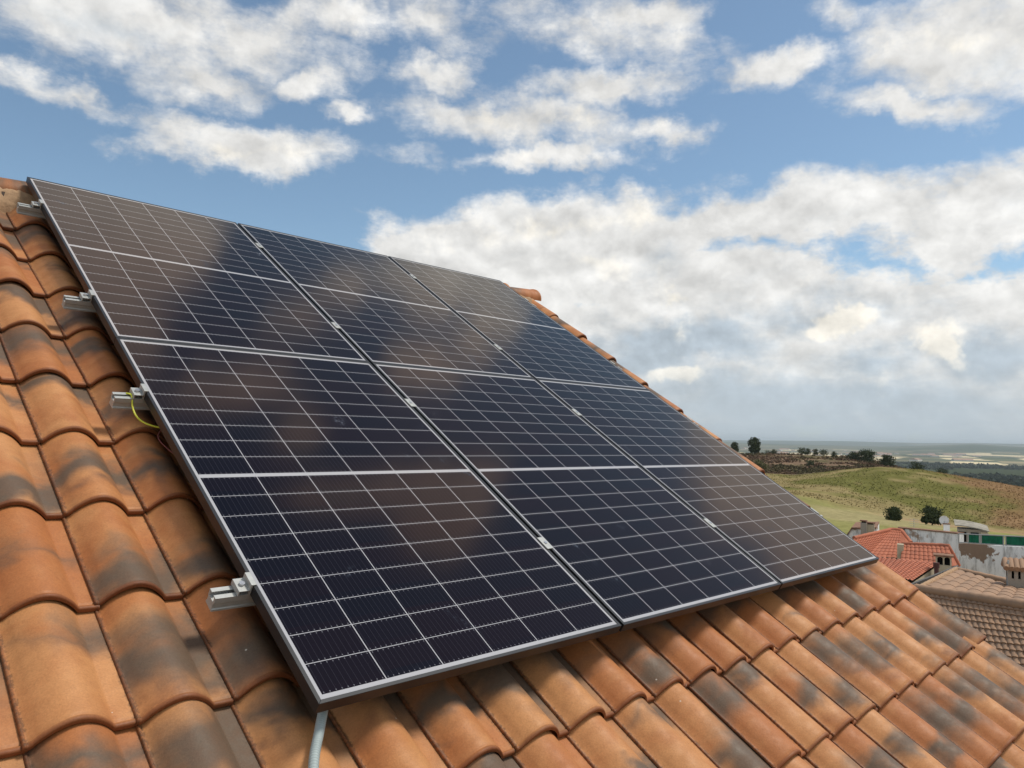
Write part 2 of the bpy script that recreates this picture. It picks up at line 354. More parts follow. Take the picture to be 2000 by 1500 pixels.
# ridge tiles: tapered half barrels lapping each other
b = MB(); tuv = []; RL, ST = .43, .36; nr = int((ue - ul) / ST) + 1; N = 18
zc = Z0 - .088
for k in range(nr):
    x1 = ue + .09 - k * ST; x0 = x1 - RL; rv = rng.random(); vs = []; fs = []
    st = [(0, .078, 0), (.2, .088, 0), (.38, .097, 0), (.405, .099, 0), (.41, .104, 0), (.425, .105, 0), (.43, .102, 0), (.43, .090, 0)]
    dz_ = rng.uniform(-.003, .003)
    for (l, r_, _) in st:
        for i in range(N + 1):
            a = math.pi * (-.06 + 1.12 * i / N); vs.append((x0 + l, yr + r_ * math.cos(a) * 1.08, zc + dz_ + .005 * (l / .43) + r_ * .92 * math.sin(a)))
            tuv.append((.02 + .14 * i / N, min(l, .409), rv))
    for j in range(len(st) - 1):
        for i in range(N): q = j * (N + 1) + i; fs.append((q, q + N + 1, q + N + 2, q + 1))
    b.add(vs, fs, True)
o = b.build('ridge_tiles', m_tile, house, rel=False)
a = o.data.attributes.new('tuv', 'FLOAT_VECTOR', 'POINT'); a.data.foreach_set('vector', [c for t in tuv for c in t])

# ---------------------------------------------------------------- solar panels
PW, PH, GU, GV = 1.0948, 1.722, .0132, .0032
def panel_material():
    M = bpy.data.materials.new('solar_cells'); M.use_nodes = True; M.node_tree.nodes.clear(); g = NT(M.node_tree)
    out = g.node('ShaderNodeOutputMaterial')
    co = g.node('ShaderNodeTexCoord').outputs['Object']; x, y, z = g.xyz(co)
    x0 = .0185; px = (PW - 2 * x0) / 6; xx = g.m('SUBTRACT', x, x0)
    yy = g.m('SUBTRACT', g.m('ABSOLUTE', g.m('ADD', y, PH / 2)), .0075)
    H9 = PH / 2 - .0075 - .0225; py = H9 / 9
    def line(t, per, wd): return g.m('LESS_THAN', g.m('PINGPONG', t, per / 2), wd / 2)
    w = g.m('MAXIMUM', line(xx, px, .0029), line(yy, py, .0021))
    w = g.m('MAXIMUM', w, g.m('LESS_THAN', yy, .0008)); w = g.m('MAXIMUM', w, g.m('GREATER_THAN', yy, H9 - .0008))
    w = g.m('MAXIMUM', w, g.m('LESS_THAN', xx, .001)); w = g.m('MAXIMUM', w, g.m('GREATER_THAN', xx, PW - 2 * x0 - .001))
    bp = px / 11; bb = g.m('PINGPONG', g.m('ADD', xx, bp / 2), bp / 2)
    bus = g.m('LESS_THAN', bb, .0006)
    ye_ = g.m('PINGPONG', yy, py / 2)
    dot = g.m('MULTIPLY', g.m('LESS_THAN', bb, .0014), g.m('MULTIPLY', g.m('LESS_THAN', ye_, .0078), g.m('GREATER_THAN', ye_, .0038)))
    cx = g.m('FLOOR', g.m('DIVIDE', xx, px)); cy = g.m('FLOOR', g.m('DIVIDE', g.m('ADD', y, 5), py))
    oi = g.node('ShaderNodeObjectInfo').outputs['Random']
    wn = g.node('ShaderNodeTexWhiteNoise', noise_dimensions='3D'); g.put(wn.inputs[0], g.comb(cx, cy, g.m('MULTIPLY', oi, 31)))
    cell = g.mix(wn.outputs[0], (.0010, .0024, .0075), (.0042, .0024, .0068))
    cell = g.mix(g.m('MULTIPLY', bus, .32), cell, (.055, .055, .07)); cell = g.mix(g.m('MULTIPLY', dot, .5), cell, (.22, .22, .25))
    col = g.mix(w, cell, (.40, .40, .42))
    pr = g.v('ADD', co, g.comb(g.m('MULTIPLY', oi, 20), 0, 0))
    smu = g.m('MULTIPLY', g.rng(g.noise(pr, 5.5, 2, .5, dist=.6), .67, .80), g.rng(g.noise(pr, 60, 4, .7), .4, .7))
    col = g.mix(g.m('MULTIPLY', smu, .16), col, (.25, .36, .5))
    # dark cells under anti-reflection coated glass: a warm tinted mirror layer that grows towards grazing angles
    df = g.node('ShaderNodeBsdfDiffuse'); g.put(df.inputs[0], col)
    fr = g.node('ShaderNodeFresnel'); fr.inputs[0].default_value = 1.37
    gl = g.node('ShaderNodeBsdfGlossy'); g.put(gl.inputs['Roughness'], g.m('ADD', .10, g.m('MULTIPLY', smu, .25)))
    g.put(gl.inputs['Color'], g.mix(g.rng(fr.outputs[0], .06, .30), (1, .73, .60), (1, .93, .82)))
    mxs = g.node('ShaderNodeMixShader'); g.l.new(fr.outputs[0], mxs.inputs[0]); g.l.new(df.outputs[0], mxs.inputs[1]); g.l.new(gl.outputs[0], mxs.inputs[2])
    g.l.new(mxs.outputs[0], out.inputs[0])
    return M
m_cell = panel_material()
fr = MB(); T, LIP = .030, .0105
def ring(b, x0, x1, y0, y1, w, z0, z1):
    a = [(x0, y0), (x1, y0), (x1, y1), (x0, y1)]; i = [(x0 + w, y0 - w), (x1 - w, y0 - w), (x1 - w, y1 + w), (x0 + w, y1 + w)]
    for k in range(4):       # mitred members
        q = (k + 1) % 4; P4 = [a[k], a[q], i[q], i[k]]
        b.add([(x, y, z0) for x, y in P4] + [(x, y, z1) for x, y in P4], [(0, 1, 2, 3), (7, 6, 5, 4), (0, 4, 5, 1), (1, 5, 6, 2), (2, 6, 7, 3), (3, 7, 4, 0)])
def make_panel():
    t = thing('solar_panel', 'x', 'solar panel', rw(0, 0, 0), ROT)
    b = MB(); ring(b, 0, PW, 0, -PH, LIP, -T, 0); b.build('frame', m_frame, t, bevel=.0007)
    b = MB(); b.box((PW / 2, -PH / 2, -.0045), (PW - 2 * LIP + .002, PH - 2 * LIP + .002, .005)); b.build('glass_face', m_cell, t)
    b = MB(); b.box((PW / 2, -.16, -.016), (.1, .06, .018)); b.build('junction_box', m_frame, t)
    return t
def copy_tree(o, parent=None):
    c = o.copy(); COL.objects.link(c); c.parent = parent
    for ch in list(o.children): copy_tree(ch, c)
    return c
pl = {(0, 0): 'solar panel at the upper left of the array, brown cloud reflected on it', (1, 0): 'middle solar panel of the upper row, touching the ridge line',
      (2, 0): 'solar panel at the upper right corner of the array, nearest the ridge end', (0, 1): 'solar panel at the lower left, its corner above the grey conduit',
      (1, 1): 'middle solar panel of the lower row, between two black gaps', (2, 1): 'solar panel at the lower right, mirroring pale grey sky'}
proto = make_panel()
for i, ((c, r), lab) in enumerate(pl.items()):
    o = proto if i == 0 else copy_tree(proto)
    o.location = rw(c * (PW + GU), r * (PH + GV), 0); tag(o, lab, group='solar panels of the array on the roof')

# rails, clamps
rail_v = [.357, 1.358, 2.088, 3.038]
def rail_profile():
    # open slotted extrusion, (y, z) with z = 0 at the rail top
    return [(-.0195, 0), (-.006, 0), (-.006, -.0035), (-.0125, -.0035), (-.0125, -.016), (.0125, -.016), (.0125, -.0035), (.006, -.0035), (.006, 0), (.0195, 0),
            (.0195, -.017), (.0165, -.020), (.0165, -.034), (.0195, -.036), (.0195, -.042), (-.0195, -.042), (-.0195, -.036), (-.0165, -.034), (-.0165, -.020), (-.0195, -.017)]
def rail():
    t = thing('mounting_rail', 'x', 'rail', (0, 0, 0), ROT)
    b = MB(); b.extrude_x(rail_profile()[::-1], -.088, 3.43); b.build('profile', m_alu, t, bevel=.0006)
    for x in (.35, 1.25, 2.15, 3.0):
        b = MB(); b.box((x, .03, -.058), (.03, .006, .075)); b.box((x, .012, -.092), (.03, .05, .005)); b.build('roof_hook', m_steel, t)
    return t
rl = ['aluminium mounting rail nearest the ridge, poking out left of the panels', 'aluminium mounting rail under the lower half of the upper panels',
      'aluminium mounting rail with a yellow green earth cable at its open end', 'lowest aluminium mounting rail, its slotted end largest in view']
rp = rail()
for i, v in enumerate(rail_v):
    o = rp if i == 0 else copy_tree(rp); o.location = rw(0, v, -T - .0008); tag(o, rl[i], group='rails carrying the solar panels')
def mid_clamp():
    t = thing('mid_clamp', 'x', 'clamp', (0, 0, 0), ROT)
    b = MB(); b.box((0, 0, .0028), (.031, .062, .0036)); b.build('plate', m_alu, t, bevel=.001)
    b = MB(); b.tube([(0, 0, .0046), (0, 0, .0075)], .0065, 14); b.build('bolt', m_steel, t)
    b = MB(); b.box((0, 0, -.0155), (.007, .05, .029)); b.build('stem', m_alu, t)
    return t
mp_ = mid_clamp(); k = 0
rn_ = ['top rail', 'second rail', 'third rail', 'lowest rail']
for ci in range(2):
    for ri, v in enumerate(rail_v):
        o = mp_ if k == 0 else copy_tree(mp_); k += 1
        o.location = rw((ci + 1) * (PW + GU) - GU / 2, v, 0)
        tag(o, 'silver mid clamp bridging the %s panel gap at the %s' % (('left', 'right')[ci], rn_[ri]), group='mid clamps in the gaps between panels')
def end_clamp():
    t = thing('end_clamp', 'x', 'clamp', (0, 0, 0), ROT)
    # z shaped bracket in (x, z), width along y
    def ex(b, poly, y0, y1):
        n = len(poly); b.add([(x, y0, z) for x, z in poly] + [(x, y1, z) for x, z in poly],
            [tuple(range(n)), tuple(range(2 * n - 1, n - 1, -1))] + [(i, n + i, n + (i + 1) % n, (i + 1) % n) for i in range(n)])
    b = MB(); ex(b, [(.0075, .0006), (.0075, .0040), (-.0065, .0040), (-.0065, -.0130), (-.034, -.0130), (-.034, -.0295), (-.031, -.0295), (-.031, -.0165), (-.0035, -.0165), (-.0035, -.0295), (-.0008, -.0295), (-.0008, .0006)][::-1], -.024, .024)
    b.build('bracket', m_alu, t, bevel=.0007)
    b = MB(); b.tube([(-.019, 0, -.013), (-.019, 0, -.0065)], .0075, 16); b.tube([(-.019, 0, -.0066), (-.019, 0, -.006)], .0035, 6); b.build('bolt', m_steel, t)
    b = MB(); b.box((-.019, 0, -.0235), (.018, .012, .0115)); b.build('nut_block', m_steel, t)
    return t
ep = end_clamp(); k = 0
for side in (0, 1):
    for ri, v in enumerate(rail_v):
        o = ep if k == 0 else copy_tree(ep); k += 1
        o.location = rw(0 if side == 0 else 3 * PW + 2 * GU, v, 0); o.rotation_euler = (Matrix.Rotation(TH, 3, 'X') @ Matrix.Rotation(math.pi * side, 3, 'Z')).to_euler()
        tag(o, 'silver end clamp with bolt gripping the %s panel edge at the %s' % (('left', 'right')[side], rn_[ri]), group='end clamps along the outer panel edges')

# cables
def stripe_mat():
    M = mat('earth_cable', (.60, .62, .05), .45); return M
def spline(pts, n=8):
    out = []; P_ = [Vector(p) for p in pts]; P_ = [P_[0] * 2 - P_[1]] + P_ + [P_[-1] * 2 - P_[-2]]
    for i in range(1, len(P_) - 2):
        for k in range(n):
            t = k / n; a, b_, c, d = P_[i - 1:i + 3]
            out.append(.5 * ((2 * b_) + (c - a) * t + (2 * a - 5 * b_ + 4 * c - d) * t * t + (3 * b_ - a - 3 * c + d) * t ** 3))
    out.append(P_[-2]); return out
b = MB(); v3 = rail_v[2]
pts = spline([rw(-.046, v3 - .012, -.030), rw(-.037, v3 + .002, -.025), rw(-.034, v3 + .016, -.034), rw(-.033, v3 + .036, -.055), rw(-.024, v3 + .072, -.070), rw(.004, v3 + .105, -.076), rw(.07, v3 + .14, -.074)])
b.tube(pts, .0030, 10); o = b.build('earth_cable', stripe_mat()); tag(o, 'yellow green earth cable hanging from a rail end beside the left panel edge', 'cable')
b = MB(); pts = spline([rw(.04, v3 + .13, -.07), rw(.022, v3 + .155, -.088), rw(.03, v3 + .20, -.094), rw(.06, v3 + .27, -.09), rw(.13, v3 + .28, -.08)])
b.tube(pts, .0022, 8); o = b.build('string_cable', mat('red_brown_cable', (.16, .035, .03), .45)); tag(o, 'thin dark red cable looping in the shade under the left panel edge', 'cable')
# corrugated conduit coming out under the lower left corner
b = MB(); base = spline([rw(.20, 3.10, -.078), rw(.12, 3.27, -.078), rw(.078, 3.375, -.080), rw(.030, 3.450, -.082), rw(-.020, 3.525, -.084), rw(-.075, 3.64, -.088), rw(-.12, 3.80, -.09), rw(-.15, 4.1, -.10)], 60)
rr = [.0100 if (i // 2) % 2 else .0118 for i in range(len(base))]
b.tube(base, rr, 14); o = b.build('conduit', mat('grey_conduit', (.36, .42, .42), .5, 0, .4, .1, 20)); tag(o, 'grey corrugated conduit running down the tiles from the lower left panel corner', 'conduit')

exec_bg = True
# ---------------------------------------------------------------- terrain
def hash2(ix, iy, seed):
    h = (ix.astype(np.int64) * 374761393 + iy.astype(np.int64) * 668265263 + seed * 1274126177) & 0xffffffff
    h = ((h ^ (h >> 13)) * 1274126177) & 0xffffffff
    return ((h ^ (h >> 16)) & 0xffff) / 65535.0
def vnoise(x, y, seed=0):
    ix, iy = np.floor(x), np.floor(y); fx, fy = x - ix, y - iy; fx = fx * fx * (3 - 2 * fx); fy = fy * fy * (3 - 2 * fy)
    a = hash2(ix, iy, seed); b = hash2(ix + 1, iy, seed); c = hash2(ix, iy + 1, seed); d = hash2(ix + 1, iy + 1, seed)
    return a * (1 - fx) * (1 - fy) + b * fx * (1 - fy) + c * (1 - fx) * fy + d * fx * fy
def fbm(x, y, s, oct=4, seed=0):
    v = 0; a = .5; t = 0
    for o in range(oct): v = v + a * vnoise(x / s * 2 ** o + 17.3 * o, y / s * 2 ** o + 5.1 * o, seed + o); t += a; a *= .55
    return v / t
def tanv(x, y): d = wdir(x, y); return d.z / math.hypot(d.x, d.y)
def azp(x): d = wdir(x, 861); return math.atan2(d.y, d.x)
tabs = {  # photo column: [(distance, picture row)]
    1380: [(130, 1010), (175, 975), (280, 925), (330, 921), (460, 880)],
    1450: [(130, 1010), (175, 972), (280, 925), (330, 921), (460, 886)],
    1550: [(130, 1013), (175, 968), (280, 931), (330, 927), (460, 887)],
    1650: [(130, 1020), (175, 990), (280, 916), (330, 921), (460, 891)],
    1720: [(130, 1024), (175, 1003), (280, 911), (330, 918), (460, 902)],
    1800: [(130, 1030), (175, 1016), (280, 917), (330, 926), (460, 925)],
    1900: [(130, 1038), (175, 1030), (280, 934), (330, 944), (460, 945)],
    2000: [(130, 1050), (175, 1040), (280, 952), (330, 965), (460, 975)],
    2100: [(130, 1060), (175, 1050), (280, 968), (330, 975), (460, 985)]}
far_top = {1380: 859, 1450: 860, 1550: 860.5, 1650: 861.5, 1750: 864, 1850: 866.5, 1920: 865, 2000: 867, 2100: 865}
far2 = {1380: 862, 1450: 865, 1550: 868, 1650: 870, 1750: 873, 1800: 871, 1850: 868.5, 1900: 868, 2000: 873, 2100: 868}
colsx = sorted(tabs); caz = np.array([azp(x) for x in colsx])[::-1]
rr_ = np.concatenate([[0, 12, 40, 90], [130, 175, 280, 330, 460], [620, 900, 1700, 3000, 9000, 14500, 16500, 26000, 33000, 60000]])
tabz = []
for x in colsx[::-1]:
    z = [0, 0, -3.6, -4.6] + [CAM.z + tanv(x, y) * r for r, y in tabs[x]]
    f2 = CAM.z + tanv(x, np.interp(x, list(far2), list(far2.values()))) * 14500
    ft = CAM.z + tanv(x, np.interp(x, list(far_top), list(far_top.values()))) * 26000
    z += [z[-1] - 16, -52, -72, -84, -92, f2, f2 - 30, ft, ft - 60, ft - 200]
    tabz.append(z)
tabz = np.array(tabz)
def height(az, r):
    az = np.clip(az, caz[0], caz[-1]); out = np.zeros(np.broadcast(az, r).shape)
    az, r = np.broadcast_arrays(az, r)
    i = np.clip(np.searchsorted(caz, az) - 1, 0, len(caz) - 2); t = (az - caz[i]) / (caz[i + 1] - caz[i])
    lr = np.log(r + 8)
    LR = np.log(rr_ + 8)
    j = np.clip(np.searchsorted(rr_, r, side='right') - 1, 0, len(rr_) - 2); u = (lr - LR[j]) / (LR[j + 1] - LR[j]); u = np.clip(u, 0, 1); u = u * u * (3 - 2 * u) * .6 + u * .4
    z0 = tabz[i, j] * (1 - u) + tabz[i, j + 1] * u; z1 = tabz[i + 1, j] * (1 - u) + tabz[i + 1, j + 1] * u
    return z0 * (1 - t) + z1 * t
def ground_z(x, y):
    dx, dy = x - CAM.x, y - CAM.y; r = np.hypot(dx, dy); az = np.arctan2(dy, dx)
    amp = np.clip((r - 70) / 500, 0, 1) * 1.6 + np.clip((r - 2500) / 9000, 0, 1) * 22
    s = np.where(r > 2500, 1800., 90.)
    return height(az, r) + (np.where(r > 2500, fbm(x, y, 1800., 4, 3), fbm(x, y, 70., 4, 9)) - .5) * amp
azs = np.concatenate([np.radians(np.arange(-14, 50, .14)), np.radians(np.arange(50, 346, 4.))])
rs = np.concatenate([[0.5, 6], np.exp(np.arange(math.log(12), math.log(60000), .021))])
AZ, RR = np.meshgrid(azs, rs, indexing='ij'); X = CAM.x + RR * np.cos(AZ); Y = CAM.y + RR * np.sin(AZ); Z = ground_z(X, Y)
def lerp(a, b, t): return a * (1 - t[..., None]) + b * t[..., None]
def sstep(x, a, b): t = np.clip((x - a) / (b - a), 0, 1); return t * t * (3 - 2 * t)
A3 = lambda *c: np.array(c, float)
def shape(c): return np.broadcast_to(c, X.shape + (3,)).copy()
azn = AZ
x1650 = azp(1650); x1800 = azp(1800)
colr = shape(A3(.21, .17, .12))
n1 = fbm(X, Y, 22, 4, 1); n2 = fbm(X, Y, 7, 3, 4); n3 = fbm(X, Y, 60, 3, 8)
meadow = lerp(A3(.235, .225, .085), A3(.30, .26, .13), sstep(n1, .4, .65))
colr = lerp(colr, meadow, sstep(RR + (n1 - .5) * 14, 96, 104))
bare = np.exp(-((RR + (n1 - .5) * 20 - 168) / 9) ** 2) * sstep(n3, .3, .5)
colr = lerp(colr, A3(.34, .22, .13), np.clip(bare, 0, 1) * .85)
vine = lerp(A3(.135, .130, .042), A3(.25, .20, .095), sstep(n1 + (n2 - .5) * .9, .36, .62))
redp = sstep((n3 - .5) * 1.3 + (RR - 235) / 110 + (x1800 - AZ) * 12 + (n2 - .5) * 1.0 + (n1 - .5) * .9, .0, .75)
vine = lerp(vine, A3(.215, .125, .068), redp * .8)
edge1 = 176 + (AZ - x1800) * -30
colr = lerp(colr, vine, sstep(RR + (n1 - .5) * 12, 172, 184))
scrub = lerp(A3(.185, .125, .085), A3(.115, .098, .055), sstep(n1 + (n2 - .5) * .8, .42, .6)); scrub = lerp(scrub, A3(.26, .19, .12), sstep(n2, .62, .8))
colr = lerp(colr, scrub, sstep(RR + (n1 - .5) * 30, 312, 330))
colr = lerp(colr, A3(.045, .058, .028), sstep(RR, 560, 760))
cell = lambda s, sd: hash2(np.floor((X + .4 * Y + fbm(X, Y, 900, 2, 2) * 300) / s), np.floor((Y - .3 * X + fbm(X, Y, 700, 2, 6) * 200) / (s * .45)), sd)
c1 = cell(650., 11)
pal = np.array([[.085, .10, .06], [.11, .12, .065], [.30, .25, .15], [.06, .075, .045], [.62, .52, .32], [.16, .15, .09], [.10, .115, .06], [.60, .50, .32]])
plain = pal[(c1 * 7.99).astype(int)]
fields = sstep((x1650 - AZ) * 6 + (fbm(X, Y, 2600, 3, 5) - .5) * 2.2, -.1, .9)
plain = lerp(plain * .8, plain * 1.1, fields)
far_g = lerp(A3(.055, .075, .04), A3(.13, .13, .08), sstep(fbm(X, Y, 1500, 4, 21), .45, .65))
fr_ = sstep(RR + (fbm(X, Y, 500, 3, 31) - .5) * 1500, 4200, 4700)
colr = lerp(colr, plain, fr_); colr = lerp(colr, far_g, sstep(RR, 9500, 11500))
na, nr_ = X.shape; V = np.stack([X, Y, Z], -1).reshape(-1, 3)
idx = np.arange(na * nr_).reshape(na, nr_); nx = np.roll(idx, -1, 0)
Fq = np.stack([idx[:, :-1], idx[:, 1:], nx[:, 1:], nx[:, :-1]], -1).reshape(-1, 4)
me = bpy.data.meshes.new('ground'); me.vertices.add(len(V)); me.vertices.foreach_set('co', V.ravel())
me.loops.add(Fq.size); me.loops.foreach_set('vertex_index', Fq.ravel().astype(np.int32)); me.polygons.add(len(Fq))
me.polygons.foreach_set('loop_start', np.arange(0, Fq.size, 4, dtype=np.int32)); me.polygons.foreach_set('use_smooth', np.ones(len(Fq), bool)); me.update(calc_edges=True)
ca = me.attributes.new('col', 'FLOAT_COLOR', 'POINT'); ca.data.foreach_set('color', np.concatenate([colr.reshape(-1, 3), np.ones((len(V), 1))], 1).ravel())
def ground_material():
    M = bpy.data.materials.new('land'); M.use_nodes = True; M.node_tree.nodes.clear(); g = NT(M.node_tree)
    p = g.node('ShaderNodeBsdfDiffuse'); out = g.node('ShaderNodeOutputMaterial'); g.l.new(p.outputs[0], out.inputs[0])
    co = g.node('ShaderNodeTexCoord').outputs['Object']; c = g.node('ShaderNodeAttribute', attribute_name='col').outputs['Color']
    n = g.noise(co, .9, 6, .7); k = g.rng(n, .25, .75, .62, 1.35, False)
    k2 = g.rng(g.noise(co, .12, 4, .6), .3, .7, .85, 1.15, False)
    g.put(p.inputs[0], g.mix(1.0, g.mix(1.0, c, g.comb(k, k, k), 'MULTIPLY'), g.comb(k2, k2, k2), 'MULTIPLY'))
    return M
go = bpy.data.objects.new('ground', me); COL.objects.link(go); me.materials.append(ground_material()); tag(go, 'rolling dry land of fields, scrub hills and a far plain', 'ground', kind='structure')
def gz(x, y): return float(ground_z(np.array([x], float), np.array([y], float))[0])
def gat(x, d):
    p = at(x, 900, d); return Vector((p.x, p.y, gz(p.x, p.y)))

# ---------------------------------------------------------------- vegetation
def patch_leaf(name, lo=.5, hi=1.5):
    M = bpy.data.materials.new(name); M.use_nodes = True; M.node_tree.nodes.clear(); g = NT(M.node_tree)
    p = g.node('ShaderNodeBsdfDiffuse'); g.l.new(p.outputs[0], g.node('ShaderNodeOutputMaterial').inputs[0])
    k = g.m('MULTIPLY_ADD', g.node('ShaderNodeNewGeometry').outputs['Random Per Island'], hi - lo, lo)
    g.put(p.inputs[0], g.mix(1.0, g.node('ShaderNodeAttribute', attribute_name='col').outputs['Color'], g.comb(k, k, k), 'MULTIPLY')); return M
def leaf_mat(name, a, b_):
    M = bpy.data.materials.new(name); M.use_nodes = True; M.node_tree.nodes.clear(); g = NT(M.node_tree)
    p = g.node('ShaderNodeBsdfPrincipled'); out = g.node('ShaderNodeOutputMaterial'); g.l.new(p.outputs[0], out.inputs[0])
    rnd = g.node('ShaderNodeNewGeometry').outputs['Random Per Island']
    co = g.node('ShaderNodeTexCoord').outputs['Object']
    g.put(p.inputs['Base Color'], g.mix(g.m('MULTIPLY_ADD', g.noise(co, 1.2, 2), .8, g.m('MULTIPLY', rnd, .4)), a, b_)); p.inputs['Roughness'].default_value = .7; p.inputs['Specular IOR Level'].default_value = .2
    return M
m_leaf = leaf_mat('dark_foliage', (.020, .032, .012), (.062, .080, .030)); m_olive = leaf_mat('olive_foliage', (.07, .075, .03), (.15, .14, .06))
m_scrub = patch_leaf('scrub_foliage', .5, 1.45); m_vine = patch_leaf('vine_foliage', 1.1, 1.75); m_bark = mat('bark', (.09, .065, .045), .95, var=.4)
m_wood = leaf_mat('wood_foliage', (.016, .028, .014), (.045, .060, .028))
def leaves(b, c, rad, n, size, rg, flat=1.0):
    for _ in range(n):
        d = Vector((rg.gauss(0, 1), rg.gauss(0, 1), rg.gauss(0, 1))).normalized() * (rg.random() ** .38)
        p = Vector((c[0] + d.x * rad[0], c[1] + d.y * rad[1], c[2] + d.z * rad[2]))
        q = Euler((rg.uniform(0, 6.3), rg.uniform(0, 6.3), rg.uniform(0, 6.3))).to_matrix(); s = size * rg.uniform(.6, 1.4)
        k = [p + q @ Vector(v) * s for v in ((-1, -.6, 0), (1, -.6, .15), (.8, .6, 0), (-.8, .6, .2))]
        b.add(k, [(0, 1, 2, 3)])
def tree(name, label, x, d, hgt, wid, group=None, mt=None, trunk=.25, seed=1, squash=1.0, cat='tree', base=None, n=900):
    rg = random.Random(seed); g0 = base or gat(x, d); t = thing(name, label, cat, g0, (0, 0, rg.uniform(0, 6)), group)
    tb = MB(); th = hgt * .62; pts = [(0, 0, -.3)] + [(rg.uniform(-.03, .03) * hgt, rg.uniform(-.03, .03) * hgt, th * k / 4) for k in range(1, 5)]
    tb.tube(pts, [hgt * .038, hgt * .032, hgt * .026, hgt * .018, hgt * .008], 8)
    for k in range(6):
        a = rg.uniform(0, 6.28); z = th * rg.uniform(.35, .85)
        tb.tube([(0, 0, z), (math.cos(a) * wid * .2, math.sin(a) * wid * .2, z + hgt * .08), (math.cos(a) * wid * .36, math.sin(a) * wid * .36, z + hgt * .18)], [hgt * .014, hgt * .010, hgt * .004], 6)
    tb.build('trunk', m_bark, t)
    cb = MB(); z0 = hgt * trunk; hh = (hgt - z0) / 2; nc = 26
    for k in range(nc):
        a = rg.uniform(0, 6.28); zz = rg.uniform(-1, 1); rad = math.sqrt(max(0, 1 - zz * zz)) * (1.0 - .18 * zz)
        q = rg.uniform(.45, .85); c = (math.cos(a) * rad * wid / 2 * q, math.sin(a) * rad * wid / 2 * q, z0 + hh * (1 + zz * .74))
        s = rg.uniform(.16, .30); leaves(cb, c, (wid * s, wid * s, hh * s * 1.5), n // nc, hgt * .030 + .03, rg)
    leaves(cb, (0, 0, z0 + hh), (wid * .30, wid * .30, hh * .62), n // 5, hgt * .05, rg)
    for k in range(7):
        a = rg.uniform(0, 6.28); leaves(cb, (math.cos(a) * wid * .27, math.sin(a) * wid * .27, z0 + hh * .35), (wid * .2, wid * .2, hh * .45), n // 16, hgt * .03 + .03, rg)
    cb.build('crown', mt or m_leaf, t); return t
SKY = 'trees along the crest of the scrub hill'
tree('pine_tree', 'small dark tree right at the roof edge on the hill crest, leftmost', 1435, 455, 6.4, 5.2, SKY, seed=2, trunk=.12)
tree('pine_tree', 'tallest dark tree on the hill skyline, upright and dense', 1473, 455, 9.6, 6.8, SKY, seed=3, trunk=.08, n=1400)
for i, (x, d, h, w, lab) in enumerate([(1500, 458, 2.2, 6, 'low dark bush just right of the tallest skyline tree'), (1512, 455, 2.9, 3.8, 'second low bush right of the tallest skyline tree'),
    (1567, 455, 4.2, 6.0, 'broad round tree on the middle of the crest'), (1577, 458, 3.6, 4.4, 'smaller tree touching the broad round one on the crest'), (1593, 455, 3.6, 3.6, 'small tree alone on the crest beside the round pair'),
    (1609, 452, 3.8, 5.5, 'wide low tree on the falling part of the crest'), (1629, 440, 3.2, 3.0, 'small dark bush where the crest drops to the right')]):
    tree('bush' if h < 3.3 else 'round_tree', lab, x, d, h, w, SKY, seed=10 + i, trunk=.05, n=500, cat='bush' if h < 3.3 else 'tree')
tree('oak_tree', 'low left half of the wide dark tree clump at the end of the hill', 1669, 425, 4.6, 6.5, SKY, seed=31, trunk=.03)
tree('oak_tree', 'wide domed dark tree, biggest of the clump at the end of the hill', 1692, 425, 6.6, 10.5, SKY, seed=32, trunk=.03, n=1500)
tree('oak_tree', 'round green tree alone at the right end of the scrub hill', 1733, 400, 6.0, 7.2, SKY, seed=33, trunk=.04, n=1300)
tree('bush', 'lone dark bush on the slope of the brown scrub hill', 1583, 375, 3.2, 3.8, seed=41, trunk=.02, n=500, cat='bush')
tree('olive_bush', 'pale olive green bush showing over the roof edge', 1483, 330, 5.5, 9.0, seed=42, trunk=.02, n=1100, mt=m_olive, cat='bush')
tree('bush', 'rounded dark bush at the foot of the vineyard slope, left one', 1744, 150, 2.5, 3.2, 'bushes at the foot of the slope', seed=43, trunk=.02, n=1500, cat='bush')
tree('small_tree', 'dark tree on a short trunk at the foot of the slope, left of the dish', 1819, 146, 3.1, 3.7, 'bushes at the foot of the slope', seed=44, trunk=.10, n=1600)
for i, (x, d, h) in enumerate([(1790, 400, 6), (1838, 345, 4.0)]):
    tree('bush', ['green bush showing behind the vineyard crest', 'dark bush on the far flank of the vineyard crest'][i], x, d, h, h * 1.3, seed=60 + i, trunk=.03, n=500, cat='bush')

